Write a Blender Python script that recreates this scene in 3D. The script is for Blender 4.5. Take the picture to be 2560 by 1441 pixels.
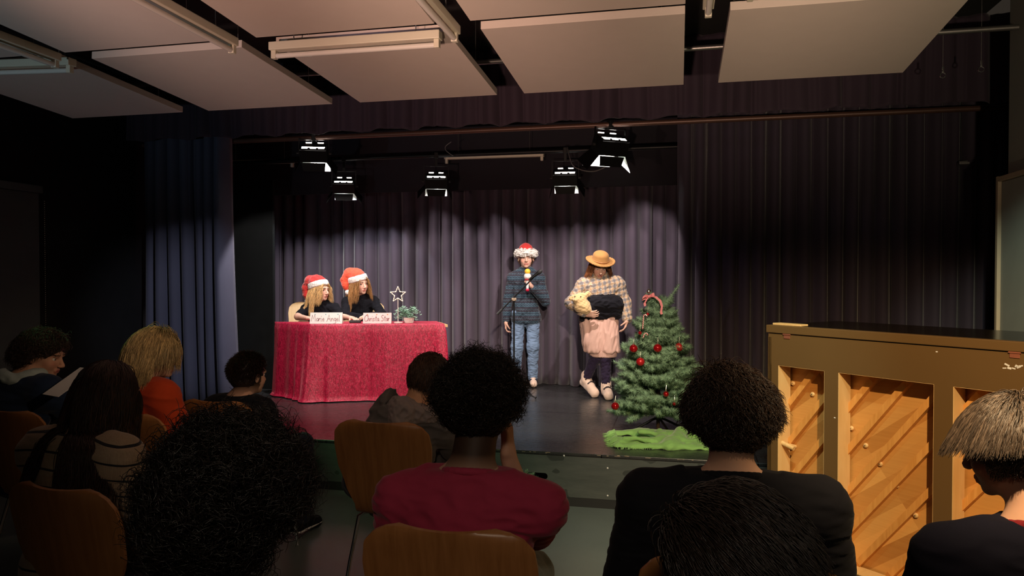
import bpy, bmesh, math, random
import numpy as np
from mathutils import Matrix, Vector, Euler
PI = math.pi
rng = np.random.default_rng(7)
random.seed(7)
sc = bpy.context.scene
col = sc.collection
for o in list(bpy.data.objects):
    bpy.data.objects.remove(o, do_unlink=True)

# ---------------------------------------------------------------- camera
FPX, YAW, PITCH, CAMZ = 1850.0, math.radians(12.7), math.radians(1.0), 1.56
cd = bpy.data.cameras.new('camera'); cam = bpy.data.objects.new('camera', cd); col.objects.link(cam)
cd.sensor_width = 36.0; cd.lens = FPX / 2560 * 36.0; cd.clip_start = 0.05
cam.location = (0, 0, CAMZ); cam.rotation_euler = (PI / 2 - PITCH, 0, YAW)
sc.camera = cam
sc.view_settings.view_transform = 'Standard'; sc.view_settings.look = 'None'
sc.view_settings.exposure = 0.0; sc.view_settings.gamma = 1.0; sc.view_settings.use_curve_mapping = False
# ---------------------------------------------------------------- world
w = bpy.data.worlds.new('world'); sc.world = w; w.use_nodes = True
w.node_tree.nodes['Background'].inputs[0].default_value = (1.0, 0.80, 0.62, 1)
w.node_tree.nodes['Background'].inputs[1].default_value = 0.024

def spot(loc, tgt, energy, color=(1, 1, 1), angle=60, blend=0.3, radius=0.04):
    l = bpy.data.lights.new('spot_light', 'SPOT'); o = bpy.data.objects.new('spot_light', l); col.objects.link(o)
    l.energy = energy; l.color = color; l.spot_size = math.radians(angle); l.spot_blend = blend; l.shadow_soft_size = radius
    o.location = loc; o.rotation_euler = (Vector(tgt) - Vector(loc)).to_track_quat('-Z', 'Y').to_euler()
    return o
# stage lanterns: (position, target, energy)
LANT = [  # lantern position, aim point
    ((-3.22, 6.15, 2.66), (-3.45, 7.3, 1.10)),
    ((-3.31, 6.95, 2.46), (-3.95, 7.9, 1.15)),
    ((-2.33, 6.95, 2.48), (-2.45, 7.9, 1.10)),
    ((-1.05, 6.95, 2.48), (-1.20, 7.8, 1.10)),
    ((-0.555, 6.15, 2.63), (-0.95, 7.3, 1.10)),
]
LE = [110, 34, 26, 36, 130]
LP = [-58, -60, -60, -60, -58]              # how steeply each lantern looks down
LCOL = [(1.0, 0.90, 0.86), (0.86, 0.92, 1.0), (1.0, 0.90, 0.86), (1.0, 0.84, 0.80), (1.0, 0.86, 0.80)]
def lant_dir(a, b, pitch):
    h = Vector((b[0] - a[0], b[1] - a[1], 0)).normalized(); p = math.radians(pitch)
    return h * math.cos(p) + Vector((0, 0, math.sin(p)))
for (a, b), e, pt_, c_ in zip(LANT, LE, LP, LCOL):
    d = lant_dir(a, b, pt_); o_ = Vector(a) + d * 0.062
    spot(o_, o_ + d, e, c_, 110, 0.15, 0.018)
# front-of-house lamps hung under the hall ceiling, aimed at the stage; added lamps follow
spot((-0.6, 0.9, 3.1), (-3.0, 6.9, 0.85), 900, (1.0, 0.80, 0.66), 25, 1.0, 0.05)
spot((0.3, 0.9, 3.1), (-1.15, 7.0, 0.80), 1080, (1.0, 0.80, 0.62), 26, 1.0, 0.05)
spot((0.6, 1.4, 3.05), (-4.45, 6.0, 1.15), 620, (0.86, 0.88, 1.0), 16, 0.9, 0.05)  # added lamp, set oblique to shade the blue curtain's folds
spot((-3.2, 1.5, 3.05), (0.35, 6.3, 1.8), 62, (0.80, 0.64, 0.95), 22, 0.9, 0.05)  # added lamp from the left, raking the right curtain
spot((0.3, 2.45, 2.70), (0.1, 4.7, 0.1), 110, (0.80, 1.0, 0.90), 50, 0.9, 0.05)  # added mint lamp to brighten the riser and the floor before it
spot((1.25, 2.8, 2.75), (2.05, 5.15, 1.3), 130, (0.80, 1.0, 0.82), 30, 0.9, 0.04)            # added lamp to brighten the right wall
spot((0.3, -1.3, 2.9), (-0.7, 3.0, 0.75), 95, (1.0, 0.80, 0.60), 44, 0.9, 0.15)          # added lamp behind the camera to brighten the seated rows
spot((1.5, 0.9, 2.62), (-2.75, 3.60, 1.05), 170, (1.0, 0.72, 0.48), 20, 0.9, 0.05)  # added warm lamp to lift the group in the left rows
# lamps low behind the camera whose light climbs over the ceiling sails
for x_, e_, c_ in ((1.3, 215, (1.0, 0.80, 0.55)), (-0.3, 390, (1.0, 0.67, 0.50)), (-1.8, 370, (1.0, 0.60, 0.48)), (-3.4, 95, (0.62, 0.82, 0.95))):
    spot((x_, -0.3, 1.15), (x_ * 1.02, 3.7, 3.1), e_, c_, 44, 0.8, 0.05)
spot((-4.4, 1.8, 2.6), (-2.80, 3.75, 1.30), 130, (0.30, 1.0, 0.38), 22, 0.8, 0.04)        # green wash on the left rows
spot((0.75, 0.95, 2.70), (1.10, 3.5, 0.62), 420, (1.0, 0.70, 0.38), 62, 0.6, 0.02)        # warm lamp on the piano

# ---------------------------------------------------------------- pixel helpers (real depths)
_s, _c = math.sin(YAW), math.cos(YAW); _sp, _cp = math.sin(PITCH), math.cos(PITCH)
FW = Vector((-_s * _cp, _c * _cp, -_sp)); RT = Vector((_c, _s, 0)); UP = RT.cross(FW)
def ray(px, py): return FW + RT * ((px - 1280) / FPX) + UP * ((720.5 - py) / FPX)
def atD(px, py, D): return cam.location + ray(px, py) * D
def atY(px, py, Y): r = ray(px, py); return cam.location + r * (Y / r.y)
def atX(px, py, X): r = ray(px, py); return cam.location + r * (X / r.x)
def atZ(px, py, z): r = ray(px, py); return cam.location + r * ((z - CAMZ) / r.z)

# ---------------------------------------------------------------- materials
class G:
    def __init__(s, m): s.t = m.node_tree; s.n = s.t.nodes; s.l = s.t.links
    def add(s, typ, **kw):
        n = s.n.new(typ)
        for k, v in kw.items(): setattr(n, k, v)
        return n
    def put(s, sock, v):
        if hasattr(v, 'is_output'): s.l.new(v, sock)
        else: sock.default_value = v
    def m(s, op, a, b=0.0, c=None):
        n = s.add('ShaderNodeMath', operation=op); s.put(n.inputs[0], a); s.put(n.inputs[1], b)
        if c is not None: s.put(n.inputs[2], c)
        return n.outputs[0]
    def mix(s, f, a, b):
        n = s.add('ShaderNodeMix', data_type='RGBA'); s.put(n.inputs[0], f)
        s.put(n.inputs[6], a if hasattr(a, 'is_output') else (*a, 1)); s.put(n.inputs[7], b if hasattr(b, 'is_output') else (*b, 1))
        return n.outputs[2]
    def coord(s, kind='Object', scale=(1, 1, 1), rot=(0, 0, 0)):
        t = s.add('ShaderNodeTexCoord'); mp = s.add('ShaderNodeMapping'); s.l.new(t.outputs[kind], mp.inputs[0])
        mp.inputs['Scale'].default_value = scale; mp.inputs['Rotation'].default_value = rot
        return mp.outputs[0]
    def noise(s, v, scale=5, detail=3, rough=0.55, dist=0.0):
        n = s.add('ShaderNodeTexNoise'); s.l.new(v, n.inputs['Vector']); n.inputs['Scale'].default_value = scale
        n.inputs['Detail'].default_value = detail; n.inputs['Roughness'].default_value = rough; n.inputs['Distortion'].default_value = dist
        return n.outputs[0]
    def ramp(s, f, stops):
        n = s.add('ShaderNodeValToRGB'); s.put(n.inputs[0], f); e = n.color_ramp.elements
        while len(e) < len(stops): e.new(0.5)
        for q, (p, c) in zip(e, stops): q.position = p; q.color = (*c, 1) if len(c) == 3 else c
        return n.outputs[0]
    def sep(s, v):
        n = s.add('ShaderNodeSeparateXYZ'); s.l.new(v, n.inputs[0]); return n.outputs
    def bump(s, h, strength=0.3, dist=0.01):
        n = s.add('ShaderNodeBump'); n.inputs['Strength'].default_value = strength; n.inputs['Distance'].default_value = dist
        s.l.new(h, n.inputs['Height']); s.l.new(n.outputs[0], s.bs.inputs['Normal'])
def newmat(name, rough=0.6, metal=0.0, sheen=0.0, spec=0.5, coat=0.0):
    m = bpy.data.materials.new(name); m.use_nodes = True; g = G(m); g.bs = g.n['Principled BSDF']
    g.bs.inputs['Roughness'].default_value = rough; g.bs.inputs['Metallic'].default_value = metal
    g.bs.inputs['Specular IOR Level'].default_value = spec; g.bs.inputs['Coat Weight'].default_value = coat
    g.bs.inputs['Sheen Weight'].default_value = sheen; g.bs.inputs['Sheen Roughness'].default_value = 0.4
    return m, g
def pmat(name, c, rough=0.6, metal=0.0, sheen=0.0, spec=0.5, var=0.25, vs=8.0, bump=0.0, bs=60.0, bd=0.004, attr=False, scale=(1, 1, 1), coat=0.0, sheen_col=None):
    m, g = newmat(name, rough, metal, sheen, spec, coat)
    v = g.coord('Object', scale)
    n = g.noise(v, vs, 4)
    base = (*c, 1)
    if attr:
        a = g.add('ShaderNodeAttribute'); a.attribute_name = 'Col'; base = a.outputs[0]
    f = g.m('MULTIPLY_ADD', n, var * 2, 1 - var)
    mx = g.add('ShaderNodeMix', data_type='RGBA', blend_type='MULTIPLY'); mx.inputs[0].default_value = 1
    g.put(mx.inputs[6], base)
    cb = g.add('ShaderNodeCombineColor')
    for i in range(3): g.l.new(f, cb.inputs[i])
    g.l.new(cb.outputs[0], mx.inputs[7]); g.l.new(mx.outputs[2], g.bs.inputs['Base Color'])
    if sheen_col: g.bs.inputs['Sheen Tint'].default_value = (*sheen_col, 1)
    if bump: g.bump(g.noise(v, bs, 3), bump, bd)
    return m
def emat(name, c, strength):
    m = bpy.data.materials.new(name); m.use_nodes = True; b = m.node_tree.nodes['Principled BSDF']
    b.inputs['Base Color'].default_value = (*c, 1); b.inputs['Emission Color'].default_value = (*c, 1); b.inputs['Emission Strength'].default_value = strength
    return m

M = {}
M['black_wall'] = pmat('black_wall', (0.010, 0.010, 0.011), 0.9, spec=0.1)
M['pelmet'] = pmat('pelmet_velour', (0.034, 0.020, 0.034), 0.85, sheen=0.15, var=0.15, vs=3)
M['dark_ceiling'] = pmat('dark_ceiling', (0.020, 0.020, 0.018), 0.7)
M['grey_wall'] = pmat('grey_wall', (0.30, 0.31, 0.27), 0.7, var=0.08)
M['wood_trim'] = pmat('wood_trim', (0.45, 0.36, 0.25), 0.5, var=0.1)
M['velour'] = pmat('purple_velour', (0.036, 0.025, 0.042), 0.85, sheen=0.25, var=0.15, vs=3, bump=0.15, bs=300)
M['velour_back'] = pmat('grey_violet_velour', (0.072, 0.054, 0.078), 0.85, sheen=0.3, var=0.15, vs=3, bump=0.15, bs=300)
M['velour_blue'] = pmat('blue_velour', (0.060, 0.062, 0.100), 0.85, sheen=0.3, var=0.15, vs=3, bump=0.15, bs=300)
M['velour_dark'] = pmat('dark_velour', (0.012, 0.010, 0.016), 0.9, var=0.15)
M['sail'] = pmat('acoustic_sail', (0.66, 0.57, 0.50), 0.8, var=0.04, bump=0.1, bs=400, bd=0.001)
M['sail_edge'] = pmat('sail_edge', (0.45, 0.42, 0.38), 0.6, var=0.05)
M['fixture'] = pmat('cream_enamel', (0.70, 0.66, 0.52), 0.35, var=0.04)
M['tube'] = pmat('unlit_tube', (0.75, 0.72, 0.66), 0.25, var=0.02)
M['black_metal'] = pmat('black_metal', (0.012, 0.012, 0.012), 0.4, 0.6, var=0.1)
M['black_paint'] = pmat('black_paint', (0.02, 0.02, 0.02), 0.5, var=0.1)
M['steel'] = pmat('steel', (0.4, 0.38, 0.36), 0.35, 0.9, var=0.1)
M['chrome'] = pmat('chrome', (0.75, 0.75, 0.75), 0.12, 1.0, var=0.05)
M['flap'] = pmat('barn_door_enamel', (0.60, 0.68, 0.64), 0.5, var=0.04)
M['glow'] = emat('lamp_glow', (1.0, 0.93, 0.85), 14)
M['lens'] = emat('lamp_lens', (1.0, 0.93, 0.85), 8)
M['skin'] = pmat('skin', (0.72, 0.40, 0.28), 0.62, spec=0.3, var=0.08, vs=20, attr=True, bump=0.08, bs=200, bd=0.002)
M['skin'].node_tree.nodes['Principled BSDF'].inputs['Subsurface Weight'].default_value = 0.08
M['skin'].node_tree.nodes['Principled BSDF'].inputs['Subsurface Scale'].default_value = 0.01
M['eye'] = pmat('eye', (0.8, 0.8, 0.8), 0.15, attr=True, var=0.0)
M['hair'] = pmat('hair', (0.02, 0.01, 0.01), 0.42, attr=True, var=0.25, vs=60)
M['santa_red'] = pmat('red_plush', (0.66, 0.035, 0.03), 0.9, sheen=0.6, var=0.2, vs=40, bump=0.4, bs=200, bd=0.003)
M['fur'] = pmat('white_fur', (0.85, 0.80, 0.74), 0.95, sheen=0.4, var=0.12, vs=60, bump=0.8, bs=160, bd=0.006)
def cloth(name, c, **k):
    d = dict(rough=0.9, sheen=0.12, spec=0.15, var=0.12, vs=30, bump=0.25, bs=350, bd=0.0015); d.update(k)
    return pmat(name, c, **d)
M['black_cloth'] = cloth('black_cotton', (0.007, 0.007, 0.010), sheen=0.03)
M['black_knit'] = cloth('black_fleece', (0.010, 0.010, 0.014), sheen=0.1)
M['red_cloth'] = cloth('maroon_cotton', (0.32, 0.030, 0.068))
M['orange_cloth'] = cloth('orange_wool', (0.42, 0.045, 0.012))
M['navy_cloth'] = cloth('navy_wool', (0.012, 0.022, 0.05))
M['navy_dark'] = cloth('navy_cotton', (0.006, 0.006, 0.014), sheen=0.0)
M['grey_cloth'] = cloth('grey_fleece', (0.12, 0.105, 0.10))
M['grey_lining'] = cloth('light_grey_lining', (0.26, 0.21, 0.20))
M['denim'] = cloth('blue_denim', (0.17, 0.25, 0.38), var=0.45, vs=7)
M['dark_denim'] = cloth('dark_denim', (0.02, 0.025, 0.045))
M['sage_cloth'] = cloth('grey_green_cotton', (0.20, 0.23, 0.19))
M['pink_cloth'] = cloth('pale_pink_fleece', (0.72, 0.46, 0.38), var=0.08)
M['legging'] = cloth('dark_purple_legging', (0.035, 0.025, 0.055))
M['tan_felt'] = cloth('tan_felt', (0.36, 0.18, 0.06), var=0.1)
M['plush'] = cloth('beige_plush', (0.72, 0.50, 0.25), sheen=0.5, var=0.15, bump=0.7, bs=140, bd=0.005)
M['scarf'] = cloth('pale_scarf', (0.35, 0.42, 0.40))
M['slipper'] = cloth('cream_slipper', (0.75, 0.56, 0.44), sheen=0.3)
M['white_rubber'] = pmat('white_rubber', (0.75, 0.74, 0.72), 0.5)
M['dark_trim'] = pmat('dark_trim', (0.03, 0.02, 0.02), 0.7)
M['paper'] = pmat('paper', (0.82, 0.80, 0.76), 0.8, var=0.03)
M['ink'] = pmat('ink', (0.22, 0.02, 0.05), 0.6)
M['ink_blue'] = pmat('pastel_blue', (0.35, 0.6, 0.65), 0.6)
M['ink_orange'] = pmat('pastel_orange', (0.85, 0.35, 0.15), 0.6)
M['white_paint'] = pmat('white_paint', (0.80, 0.72, 0.66), 0.5, var=0.05)
M['bulb'] = emat('warm_bulb', (1.0, 0.72, 0.38), 3)
M['leaf'] = pmat('pale_leaf', (0.30, 0.50, 0.38), 0.55, var=0.35, vs=25)
M['soil'] = pmat('soil', (0.05, 0.035, 0.025), 0.9)
M['needle'] = pmat('fir_needle', (0.08, 0.22, 0.10), 0.55, var=0.3, vs=14, attr=True)
M['bark'] = pmat('bark', (0.06, 0.035, 0.02), 0.9, bump=0.5, bs=60)
M['bauble'] = pmat('red_glass', (0.45, 0.006, 0.010), 0.10, 0.55, var=0.05, coat=1.0)
M['bauble_matt'] = pmat('matt_red_glass', (0.50, 0.015, 0.018), 0.32, 0.35, var=0.05)
M['silver'] = pmat('silver_cap', (0.85, 0.75, 0.60), 0.25, 1.0)
M['ribbon'] = pmat('pink_check_ribbon', (0.70, 0.22, 0.22), 0.7, var=0.4, vs=90)
M['green_wool'] = cloth('green_wool', (0.30, 0.56, 0.16), sheen=0.4, bump=0.6, bs=260, bd=0.003)
M['yellow'] = pmat('yellow_plastic', (0.95, 0.55, 0.05), 0.4)
M['red_plastic'] = pmat('red_plastic', (0.65, 0.02, 0.06), 0.4)
M['foam'] = pmat('black_mesh', (0.01, 0.01, 0.01), 0.7)
M['desk_edge'] = pmat('pale_wood_edge', (0.70, 0.45, 0.22), 0.5, scale=(1, 1, 8))
def woodmat(name, c1, c2, scale=(1.2, 9, 9), rough=0.42, rot=(0, 0, 0), coat=0.0):
    m, g = newmat(name, rough, coat=coat)
    v = g.coord('Object', scale, rot)
    n = g.noise(v, 3.0, 5, 0.6, 0.6)
    g.l.new(g.ramp(n, [(0.3, c1), (0.7, c2)]), g.bs.inputs['Base Color'])
    g.bump(n, 0.06, 0.003)
    return m
M['ply'] = woodmat('beech_ply', (0.26, 0.105, 0.032), (0.36, 0.155, 0.052), (14, 3, 1.2), 0.38)
M['ply_light'] = woodmat('pale_ply', (0.62, 0.42, 0.20), (0.72, 0.50, 0.26), (14, 3, 1.2), 0.4)
M['piano_case'] = pmat('piano_brown', (0.140, 0.080, 0.028), 0.45, var=0.06, vs=4, bump=0.05, bs=300, bd=0.001)
M['spruce'] = woodmat('golden_spruce', (0.62, 0.27, 0.06), (0.80, 0.40, 0.11), (16, 4, 1.5), 0.4)
M['maple'] = woodmat('pale_maple', (0.72, 0.46, 0.18), (0.82, 0.56, 0.25), (16, 4, 1.0), 0.45)
# spruce soundboard: planks with tone steps
m, g = newmat('soundboard', 0.38); v = g.coord('Object', (1, 1, 1), (0, math.radians(-52), 0)); o_ = g.sep(v)
pl = g.m('FLOOR', g.m('MULTIPLY', o_[0], 16.0)); pl2 = g.m('FLOOR', g.m('MULTIPLY', o_[2], 1.2))
wn = g.add('ShaderNodeTexWhiteNoise', noise_dimensions='2D'); cb = g.add('ShaderNodeCombineXYZ'); g.l.new(pl, cb.inputs[0]); g.l.new(pl2, cb.inputs[1]); g.l.new(cb.outputs[0], wn.inputs['Vector'])
gr = g.noise(g.coord('Object', (3, 120, 120), (0, math.radians(-52), 0)), 1.0, 2)
f = g.m('ADD', g.m('MULTIPLY', wn.outputs[0], 0.7), g.m('MULTIPLY', gr, 0.3))
g.l.new(g.ramp(f, [(0.1, (0.46, 0.19, 0.040)), (0.9, (0.80, 0.42, 0.12))]), g.bs.inputs['Base Color']); M['soundboard'] = m
# stage floor: black painted boards with scuffs
m, g = newmat('stage_paint', 0.3, spec=0.5); v = g.coord('Object', (1, 1, 1)); o_ = g.sep(v)
n1 = g.noise(v, 2.5, 6, 0.65); n2 = g.noise(g.coord('Object', (2.5, 26, 1), (0, 0, 0.06)), 3.0, 8, 0.8); n4 = g.noise(v, 55, 2, 0.5)
seam = g.m('MINIMUM', g.m('ABSOLUTE', g.m('SUBTRACT', g.m('FRACT', g.m('MULTIPLY', o_[0], 1.0)), 0.5)), g.m('ABSOLUTE', g.m('SUBTRACT', g.m('FRACT', g.m('MULTIPLY', g.m('ADD', o_[1], 0.35), 0.67)), 0.5)))
sm_ = g.m('LESS_THAN', seam, 0.004)
c = g.mix(n1, (0.014, 0.015, 0.016), (0.050, 0.050, 0.050)); c = g.mix(g.m('MULTIPLY', g.m('GREATER_THAN', n2, 0.64), 0.22), c, (0.22, 0.19, 0.17)); c = g.mix(g.m('MULTIPLY', g.m('GREATER_THAN', n4, 0.76), 0.6), c, (0.45, 0.40, 0.34)); c = g.mix(sm_, c, (0.004, 0.004, 0.004))
g.l.new(c, g.bs.inputs['Base Color']); g.l.new(g.m('ADD', g.m('MULTIPLY', n1, 0.22), g.m('MULTIPLY_ADD', n2, 0.28, 0.02)), g.bs.inputs['Roughness']); g.bump(n2, 0.10, 0.004); M['stage'] = m
# stage front: scuffed black boards with hand prints and pale flecks
m, g = newmat('stage_front', 0.45); v = g.coord('Object', (1, 1, 1)); n1 = g.noise(g.coord('Object', (1, 1, 6)), 4, 6, 0.7); n2 = g.noise(v, 30, 2)
kn = g.m('GREATER_THAN', g.noise(g.coord('Object', (1, 1, 1.3)), 9, 1, 0.4), 0.66); c = g.mix(n1, (0.035, 0.043, 0.040), (0.115, 0.125, 0.115)); c = g.mix(g.m('MULTIPLY', kn, 0.6), c, (0.015, 0.018, 0.017)); c = g.mix(g.m('GREATER_THAN', n2, 0.77), c, (0.35, 0.33, 0.28))
g.l.new(c, g.bs.inputs['Base Color']); M['stage_front'] = m
m, g = newmat('hall_lino', 0.35); v = g.coord(); n1 = g.noise(v, 3, 4); g.l.new(g.mix(n1, (0.11, 0.135, 0.125), (0.16, 0.19, 0.175)), g.bs.inputs['Base Color']); M['lino'] = m
# crushed velvet
m, g = newmat('crushed_velvet', 0.40, sheen=0.55, spec=0.6); g.bs.inputs['Sheen Tint'].default_value = (1.0, 0.25, 0.32, 1); g.bs.inputs['Sheen Roughness'].default_value = 0.3
v = g.coord('Object', (1, 1, 0.42)); n1 = g.noise(v, 78, 4, 0.6, 1.2); n2 = g.noise(v, 9, 2)
c = g.ramp(n1, [(0.36, (0.24, 0.002, 0.022)), (0.52, (0.46, 0.006, 0.048)), (0.66, (0.66, 0.022, 0.085))])
g.l.new(c, g.bs.inputs['Base Color']); g.bump(n1, 0.6, 0.008); M['velvet'] = m
# striped sweater
m, g = newmat('striped_knit', 0.9, sheen=0.2); v = g.coord('Object', (1, 1, 1)); o_ = g.sep(v)
zz = g.m('ADD', o_[2], g.m('MULTIPLY', g.m('MULTIPLY', o_[0], o_[0]), 0.45))
st = g.m('LESS_THAN', g.m('FRACT', g.m('MULTIPLY', zz, 18.5)), 0.13)
n3 = g.noise(g.coord('Object', (260, 260, 12)), 1.0, 1)
g.l.new(g.mix(st, g.mix(n3, (0.26, 0.185, 0.12), (0.42, 0.32, 0.22)), (0.008, 0.008, 0.012)), g.bs.inputs['Base Color']); g.bump(n3, 0.4, 0.003); M['stripe'] = m
# nordic sweater
m, g = newmat('nordic_knit', 0.9, sheen=0.2); v = g.coord('Object', (1, 1, 1)); o_ = g.sep(v)
band = g.m('FRACT', g.m('MULTIPLY', o_[2], 10.5)); b1 = g.m('LESS_THAN', band, 0.5)
tri = g.m('ABSOLUTE', g.m('SUBTRACT', g.m('FRACT', g.m('MULTIPLY', o_[0], 34.0)), 0.5))
zig = g.m('LESS_THAN', g.m('ABSOLUTE', g.m('SUBTRACT', g.m('FRACT', g.m('MULTIPLY', o_[2], 44.0)), tri)), 0.22)
chk = g.add('ShaderNodeTexChecker'); g.l.new(v, chk.inputs[0]); chk.inputs['Scale'].default_value = 95
pat = g.m('MAXIMUM', g.m('MULTIPLY', zig, b1), g.m('MULTIPLY', chk.outputs[1], g.m('LESS_THAN', g.m('ABSOLUTE', g.m('SUBTRACT', band, 0.75)), 0.1)))
g.l.new(g.mix(g.m('MULTIPLY', pat, 0.55), g.mix(b1, (0.022, 0.018, 0.030), (0.018, 0.035, 0.058)), (0.075, 0.14, 0.18)), g.bs.inputs['Base Color'])
g.bump(g.noise(v, 250, 1), 0.3, 0.003); M['nordic'] = m
# plaid shirt
m, g = newmat('plaid_flannel', 0.85, sheen=0.2); v = g.coord('Object', (1, 1, 1)); o_ = g.sep(v)
fx = g.m('FRACT', g.m('MULTIPLY', g.m('ADD', o_[0], g.m('MULTIPLY', o_[1], 0.5)), 19.0)); fz = g.m('FRACT', g.m('MULTIPLY', g.m('ADD', o_[2], g.m('MULTIPLY', o_[0], 0.25)), 19.0))
bx_ = g.m('LESS_THAN', fx, 0.38); bz_ = g.m('LESS_THAN', fz, 0.38)
c = g.mix(g.m('MULTIPLY', bx_, 0.62), (0.50, 0.40, 0.30), (0.12, 0.13, 0.16)); c = g.mix(g.m('MULTIPLY', bz_, 0.62), c, (0.11, 0.12, 0.15))
lx = g.m('LESS_THAN', g.m('ABSOLUTE', g.m('SUBTRACT', fx, 0.7)), 0.045); lz = g.m('LESS_THAN', g.m('ABSOLUTE', g.m('SUBTRACT', fz, 0.7)), 0.045)
c = g.mix(g.m('MULTIPLY', g.m('MAXIMUM', lx, lz), 0.8), c, (0.60, 0.32, 0.13))
g.l.new(c, g.bs.inputs['Base Color']); g.bump(g.noise(v, 300, 1), 0.2, 0.002); M['plaid'] = m

# ---------------------------------------------------------------- mesh helpers
def mesh_obj(name, V, F, mat, parent=None, smooth=True, colr=None):
    me = bpy.data.meshes.new(name)
    V = np.asarray(V, dtype=np.float32)
    if isinstance(F, np.ndarray) and F.ndim == 2:
        n = F.shape[1]; me.vertices.add(len(V)); me.vertices.foreach_set('co', V.ravel())
        me.loops.add(F.size); me.loops.foreach_set('vertex_index', F.astype(np.int32).ravel())
        me.polygons.add(len(F)); me.polygons.foreach_set('loop_start', np.arange(0, F.size, n, dtype=np.int32))
        me.update(calc_edges=True); me.validate()
    else:
        me.from_pydata([tuple(map(float, v)) for v in V], [], [list(map(int, f)) for f in F])
    if smooth: me.polygons.foreach_set('use_smooth', np.ones(len(me.polygons), dtype=bool))
    if colr is not None:
        a = me.color_attributes.new('Col', 'FLOAT_COLOR', 'POINT')
        c4 = np.ones((len(me.vertices), 4), dtype=np.float32); c4[:, :3] = colr; a.data.foreach_set('color', c4.ravel())
    for q in (mat if isinstance(mat, (list, tuple)) else [mat]): me.materials.append(q)
    me.update()
    o = bpy.data.objects.new(name, me); col.objects.link(o)
    if parent is not None: o.parent = parent
    return o
class MB:
    """collects boxes, tubes, lathes into one mesh"""
    def __init__(s): s.V = []; s.F = []; s.n = 0; s.C = []
    def add(s, V, F, c=None):
        V = [tuple(v) for v in V]; s.V += V; s.F += [[i + s.n for i in f] for f in F]; s.n += len(V)
        s.C += [c or (1, 1, 1)] * len(V); return s
    def box(s, c, h, R=None, bev=0.0):
        x, y, z = h; c = Vector(c)
        if bev > 0:
            bm = bmesh.new(); bmesh.ops.create_cube(bm, size=2.0)
            for v in bm.verts: v.co = Vector((v.co.x * x, v.co.y * y, v.co.z * z))
            bmesh.ops.bevel(bm, geom=list(bm.edges), offset=bev, segments=2, affect='EDGES', profile=0.5)
            V = [c + ((R @ v.co) if R else v.co) for v in bm.verts]; F = [[v.index for v in f.verts] for f in bm.faces]
            bm.verts.index_update(); F = [[v.index for v in f.verts] for f in bm.faces]; bm.free()
            return s.add(V, F)
        P = [Vector((i * x, j * y, k * z)) for i in (-1, 1) for j in (-1, 1) for k in (-1, 1)]
        if R: P = [R @ p for p in P]
        return s.add([c + p for p in P], [(0, 1, 3, 2), (4, 6, 7, 5), (0, 4, 5, 1), (2, 3, 7, 6), (0, 2, 6, 4), (1, 5, 7, 3)])
    def tube(s, pts, r, n=8, c=None):
        pts = [Vector(p) for p in pts]; rs = r if isinstance(r, (list, tuple)) else [r] * len(pts)
        V = []; F = []; t0 = (pts[1] - pts[0]).normalized(); a = t0.orthogonal().normalized()
        for i, p in enumerate(pts):
            t = ((pts[min(i + 1, len(pts) - 1)]) - pts[max(i - 1, 0)]).normalized()
            a = (a - t * a.dot(t)).normalized(); b = t.cross(a)
            V += [p + (a * math.cos(2 * PI * k / n) + b * math.sin(2 * PI * k / n)) * rs[i] for k in range(n)]
        for i in range(len(pts) - 1):
            for k in range(n):
                F.append((i * n + k, i * n + (k + 1) % n, (i + 1) * n + (k + 1) % n, (i + 1) * n + k))
        F.append(tuple(range(n))[::-1]); F.append(tuple((len(pts) - 1) * n + k for k in range(n)))
        return s.add(V, F, c)
    def lathe(s, prof, c=(0, 0, 0), n=24, R=None):
        V = []; F = []; c = Vector(c)
        for r, z in prof:
            for k in range(n):
                p = Vector((r * math.cos(2 * PI * k / n), r * math.sin(2 * PI * k / n), z)); V.append(c + ((R @ p) if R else p))
        for i in range(len(prof) - 1):
            for k in range(n): F.append((i * n + k, i * n + (k + 1) % n, (i + 1) * n + (k + 1) % n, (i + 1) * n + k))
        F.append(tuple(range(n))[::-1]); F.append(tuple((len(prof) - 1) * n + k for k in range(n)))
        return s.add(V, F)
    def sphere(s, c, r, n=16, m=10, sq=(1, 1, 1)):
        V = []; F = []; c = Vector(c)
        for i in range(m + 1):
            th = PI * i / m
            for k in range(n): V.append(c + Vector((r * sq[0] * math.sin(th) * math.cos(2 * PI * k / n), r * sq[1] * math.sin(th) * math.sin(2 * PI * k / n), r * sq[2] * math.cos(th))))
        for i in range(m):
            for k in range(n): F.append((i * n + k, (i + 1) * n + k, (i + 1) * n + (k + 1) % n, i * n + (k + 1) % n))
        return s.add(V, F)
    def obj(s, name, mat, parent=None, smooth=False, auto=True, colr=False):
        o = mesh_obj(name, np.array(s.V), s.F, mat, parent, smooth, np.array(s.C) if colr else None)
        if smooth and auto:
            try: o.data.set_sharp_from_angle(angle=math.radians(40))
            except Exception: pass
        return o
def thing(name, label, cat, loc=(0, 0, 0), rz=0.0, group=None):
    o = bpy.data.objects.new(name, None); col.objects.link(o); o.location = loc; o.rotation_euler = (0, 0, rz)
    o.empty_display_size = 0.05
    return tag(o, label, cat, group)
def tag(o, label, cat, group=None, kind=None):
    o['label'] = label; o['category'] = cat
    if group: o['group'] = group
    if kind: o['kind'] = kind
    return o
def struct(o): o['kind'] = 'structure'; return o
def rot(rx=0, ry=0, rz=0): return Euler((math.radians(rx), math.radians(ry), math.radians(rz))).to_matrix()
def dup(root, loc, rz, label, group=None):
    r = root.copy(); col.objects.link(r); r.location = loc; r.rotation_euler = (0, 0, rz); r['label'] = label
    if group: r['group'] = group
    for ch in list(root.children):
        c = ch.copy(); col.objects.link(c); c.parent = r
        for q in ch.children:
            d = q.copy(); col.objects.link(d); d.parent = c
    return r

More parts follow.
